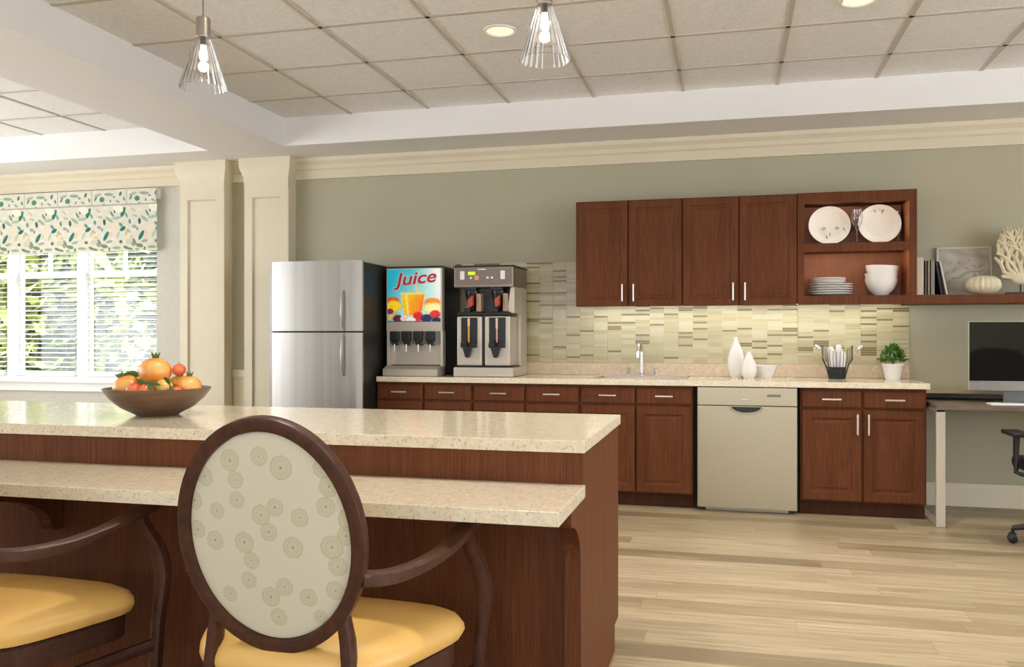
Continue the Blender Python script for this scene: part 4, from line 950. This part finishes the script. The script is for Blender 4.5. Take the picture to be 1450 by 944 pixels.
# ================================================================== DINING CHAIRS
med = [(.13, .78, .9), (.30, .865, 1.05), (.485, .89, .9), (.615, .84, 1.15), (.86, .845, 1.0), (.33, .775, .85), (.89, .76, 1), (.33, .68, .85), (.865, .665, .95), (.565, .655, .85), (.045, .66, .9), (.195, .62, .8), (.475, .615, 1.0),
       (.71, .61, .9), (1.0, .605, 1.2), (.515, .535, .9), (.05, .52, .9), (.165, .475, .95), (.355, .475, 1.05), (.655, .465, 1.05), (.885, .475, 1.15), (.97, .53, .9), (.39, .39, .85), (.91, .385, .95), (.36, .29, .85), (.58, .27, .9), (.885, .265, .95),
       (.225, .21, .8), (.49, .215, 1.0), (.72, .225, .9), (.525, .115, .9), (.78, .13, .7)]
def medcol(u, v):
    c = (208, 203, 184); w = .5 + .5 * sin(u * 160); c = mixc(c, (208, 202, 180), w * .35)
    for mx, my, s in med:
        rr = .058 * s; dx = (u - mx); dy = (v - my) * 1.17; d = hypot(dx, dy)
        if d < rr * 1.1:
            a = atan2(dy, dx); e = 1 + .02 * sin(9 * a); d /= rr * e
            if d < 1:
                t = .55
                if d > .84: t = .8
                elif .5 < d < .62: t = .7
                elif d < .10: t = 1.1
                else: t = .42 + .06 * abs(sin(a * 7)) 
                c = mixc(c, (180, 174, 142), min(1, t * .85)) if t <= 1 else (136, 130, 98)
    return c
mmed, _, _ = painted('medallion_fabric', .8)
def smooth_path(pts, m=5):
    P = [Vector(p) for p in pts]; sm = []
    for i in range(len(P) - 1):
        p0, p1, p2, p3 = P[max(i - 1, 0)], P[i], P[i + 1], P[min(i + 2, len(P) - 1)]
        for k in range(m):
            t = k / m; sm.append(.5 * ((2 * p1) + (-p0 + p2) * t + (2 * p0 - 5 * p1 + 4 * p2 - p3) * t * t + (-p0 + 3 * p1 - 3 * p2 + p3) * t ** 3))
    sm.append(P[-1]); return sm
def make_chair(loc, label):
    r = empty('dining_armchair', label, 'chair', (0, 0, 0), 'oval back armchairs at the island')
    OW, OH = .229, .274       # half axes of the frame centre line
    cz = .752
    def ov(a, k=1.0, ky=0.0):
        x = OW * k * sin(a); zz = OH * k * cos(a); return Vector((x, -.245 - .16 * zz + ky, cz + zz))
    nrm = Vector((0, -1, -.16)).normalized()
    n = 64
    MB().tube([ov(2 * pi * i / n) for i in range(n)], 1, 20, flat=(.0175, .017), closed=True, up=tuple(nrm), q=7.0).build('backrest_frame', 'chairwood', r)
    # padded upholstery front and back
    for side, nm in ((-1, 'backrest_pad'), (1, 'backrest_front_pad')):
        K = .93
        def fn(u, v, side=side):
            # square to disc map
            a_ = 2 * u - 1; b_ = 2 * v - 1; X = a_ * sqrt(1 - b_ * b_ / 2); Z = b_ * sqrt(1 - a_ * a_ / 2); q = min(1, X * X + Z * Z)
            p = Vector((OW * K * X, -.245 - .16 * OH * K * Z, cz + OH * K * Z)); return p + nrm * (-side) * (.006 + .014 * (1 - q) ** .6)
        def cf(u, v):
            a_ = 2 * u - 1; b_ = 2 * v - 1; X = a_ * sqrt(1 - b_ * b_ / 2); Z = b_ * sqrt(1 - a_ * a_ / 2); return medcol(X * .5 + .5, Z * .5 + .5)
        nn = 190 if side < 0 else 60
        paint_grid(nm, fn, cf, nn, nn, mmed, r, flip=(side > 0))
    # rear legs
    for s in (-1, 1):
        MB().tube([(s * .165, -.205, .585), (s * .178, -.200, .50), (s * .188, -.205, .40), (s * .195, -.235, .2), (s * .20, -.29, .0)], 1, 10, flat=[(.013, .02), (.018, .022), (.019, .022), (.017, .02), (.014, .016)], up=(0, 1, 0)).build('rear_leg', 'chairwood', r)
    # front legs rise to the arms
    for s in (-1, 1):
        fl = smooth_path([(s * .345, .215, .682), (s * .350, .230, .64), (s * .368, .256, .58), (s * .382, .268, .51), (s * .380, .268, .44), (s * .370, .262, .34), (s * .36, .262, .18), (s * .352, .262, .0)], 4)
        MB().tube(fl, 1, 14, flat=[(.016 + .006 * math.exp(-((i - 11) / 6) ** 2), .017 + .005 * math.exp(-((i - 11) / 6) ** 2)) for i in range(len(fl))], up=(0, 1, 0), q=5.0).build('front_leg', 'chairwood', r)
        sm = smooth_path([(s * .224, -.228, .660), (s * .268, -.16, .650), (s * .306, -.05, .650), (s * .335, .07, .666), (s * .347, .17, .688), (s * .350, .262, .703)]); L = len(sm)
        MB().tube(sm, 1, 16, flat=[(.015 + .013 * min(1, i / L * 1.15), .019 - .006 * i / L) for i in range(L)], q=6.0).build('armrest', 'chairwood', r)
        MB().tube([(s * .192, -.23, .262), (s * .28, .02, .268), (s * .358, .25, .275)], 1, 10, flat=(.011, .018)).build('stretcher', 'chairwood', r)
    # seat frame and cushion
    def outline(k, o=0):
        pts = []; m_ = 48
        for i in range(m_):
            a = 2 * pi * i / m_; q = 4.6; ca, sa = cos(a), sin(a); d = (abs(ca) ** q + abs(sa) ** q) ** (-1 / q); y = .225 * sa * d * k; hw = .312 + .074 * (y / .225)
            pts.append(((hw + o) * ca * d * k, y + (.012 * (1 if sa > 0 else 0) * (1 - abs(ca)) ** 1)))
        return pts
    MB().prism(outline(.96), .33, .395, 'z', bev=.004).build('seat_frame', 'chairwood', r)
    b = bmesh.new(); R = []
    for k, z in ((.93, .396), (1.0, .404), (1.025, .422), (1.02, .438), (.985, .458), (.92, .470), (.8, .480), (.6, .487), (.3, .490)):
        R.append([b.verts.new((x, y, z)) for x, y in outline(k)])
    for A, B in zip(R, R[1:]):
        for i in range(48): b.faces.new((A[i], A[(i + 1) % 48], B[(i + 1) % 48], B[i]))
    b.faces.new(R[0][::-1]); b.faces.new(R[-1]); bmesh.ops.recalc_face_normals(b, faces=b.faces)
    m = MB(); m._merge(b); m.build('seat', 'leather', r)
    r.location = loc; return r
chair = make_chair((-1.062, 2.09, 0), 'oval-backed armchair in the foreground, medallion fabric back facing the camera')
copy_tree(chair, (-2.088, 2.045, 0), 'oval-backed armchair at the left edge, only its arm and mustard seat in view')

# ================================================================== PENDANTS
def pendant(x, y, label):
    zb = 2.214; r = empty('pendant_lamp', label, 'pendant lamp', (x, y, zb), 'glass pendants over the island')
    H = .20
    MB().lathe([(.046, 0), (.046, .015), (.012, .022)], x, y, ZC - .022 + .0, 24, capt=False).build('canopy', 'nickel', r)
    MB().tube([(x, y, zb + .28), (x, y, ZC)], .0028, 8).build('cord', 'grey', r)
    MB().lathe([(.001, 0), (.027, 0), (.028, .004), (.028, .074), (.024, .080), (.001, .080)], x, y, zb + H, 28, capb=False).build('socket_cap', steel('pendant_nickel', S(176, 166, 156), .35), r)
    rm = lambda a, z: 1 + .02 * sin(28 * a)
    go = MB().lathe([(.0255, H), (.0345, H - .02), (.091, 0), (.0885, 0), (.033, H - .022), (.024, H - .0)], x, y, zb, 112, capb=False, rmod=rm).build('glass_shade', 'glass', r)
    MB().lathe([(.001, -.03), (.010, -.026), (.0155, -.012), (.0155, .002), (.011, .018), (.009, .032), (.009, .05)], x, y, zb + H - .065, 20, capb=False).build('bulb', 'bulb', r)
    MB().lathe([(.010, 0), (.010, .03)], x, y, zb + H - .03, 16, capt=True).build('bulb_base', 'whitep', r)
    l = light('pendant_light', 'POINT', (0, 0, H - .115), (0, 0, 0), PEND_E, (1, .86, .68), shadow_soft_size=.02); l.parent = r
pendant(-2.028, 3.0, 'clear glass cone pendant lamp at the left, above the fruit bowl')
pendant(-.639, 3.0, 'clear glass cone pendant lamp nearer the centre, above the island end')
# recessed lights
def recessed(x, y, label, n_=[0]):
    r = empty('recessed_light', label, 'ceiling light', (x, y, ZC), 'recessed ceiling lights')
    MB().lathe([(.098, 0), (.098, -.006), (.085, -.009), (.078, -.004), (.078, -.0005)], x, y, ZC, 36, capb=False).build('trim_ring', 'whitep', r)
    MB().lathe([(.001, -.0025), (.077, -.0025)], x, y, ZC, 30, capb=False).build('lens', emit('recessed_lens', (1, .86, .62, 1), .75), r)
    l = light('recessed_lamp', 'AREA', (0, 0, -.02), (0, 0, 0), DOWN_E, (1, .90, .76), shape='DISK', size=.15, spread=radians(120)); l.parent = r
recessed(-1.278, 4.766, 'round recessed ceiling light left of the centre pendant lamp')
recessed(.660, 4.79, 'round recessed ceiling light at the top edge, toward the right')
recessed(-5.86, 5.45, 'round recessed ceiling light in the left tray ceiling, at the picture edge')
for x in (-1.278, .66, 2.6):
    recessed(x, 2.83, 'round recessed ceiling light in the row above the island and camera')
recessed(2.6, 4.79, 'round recessed ceiling light above the office desk, right of the others')
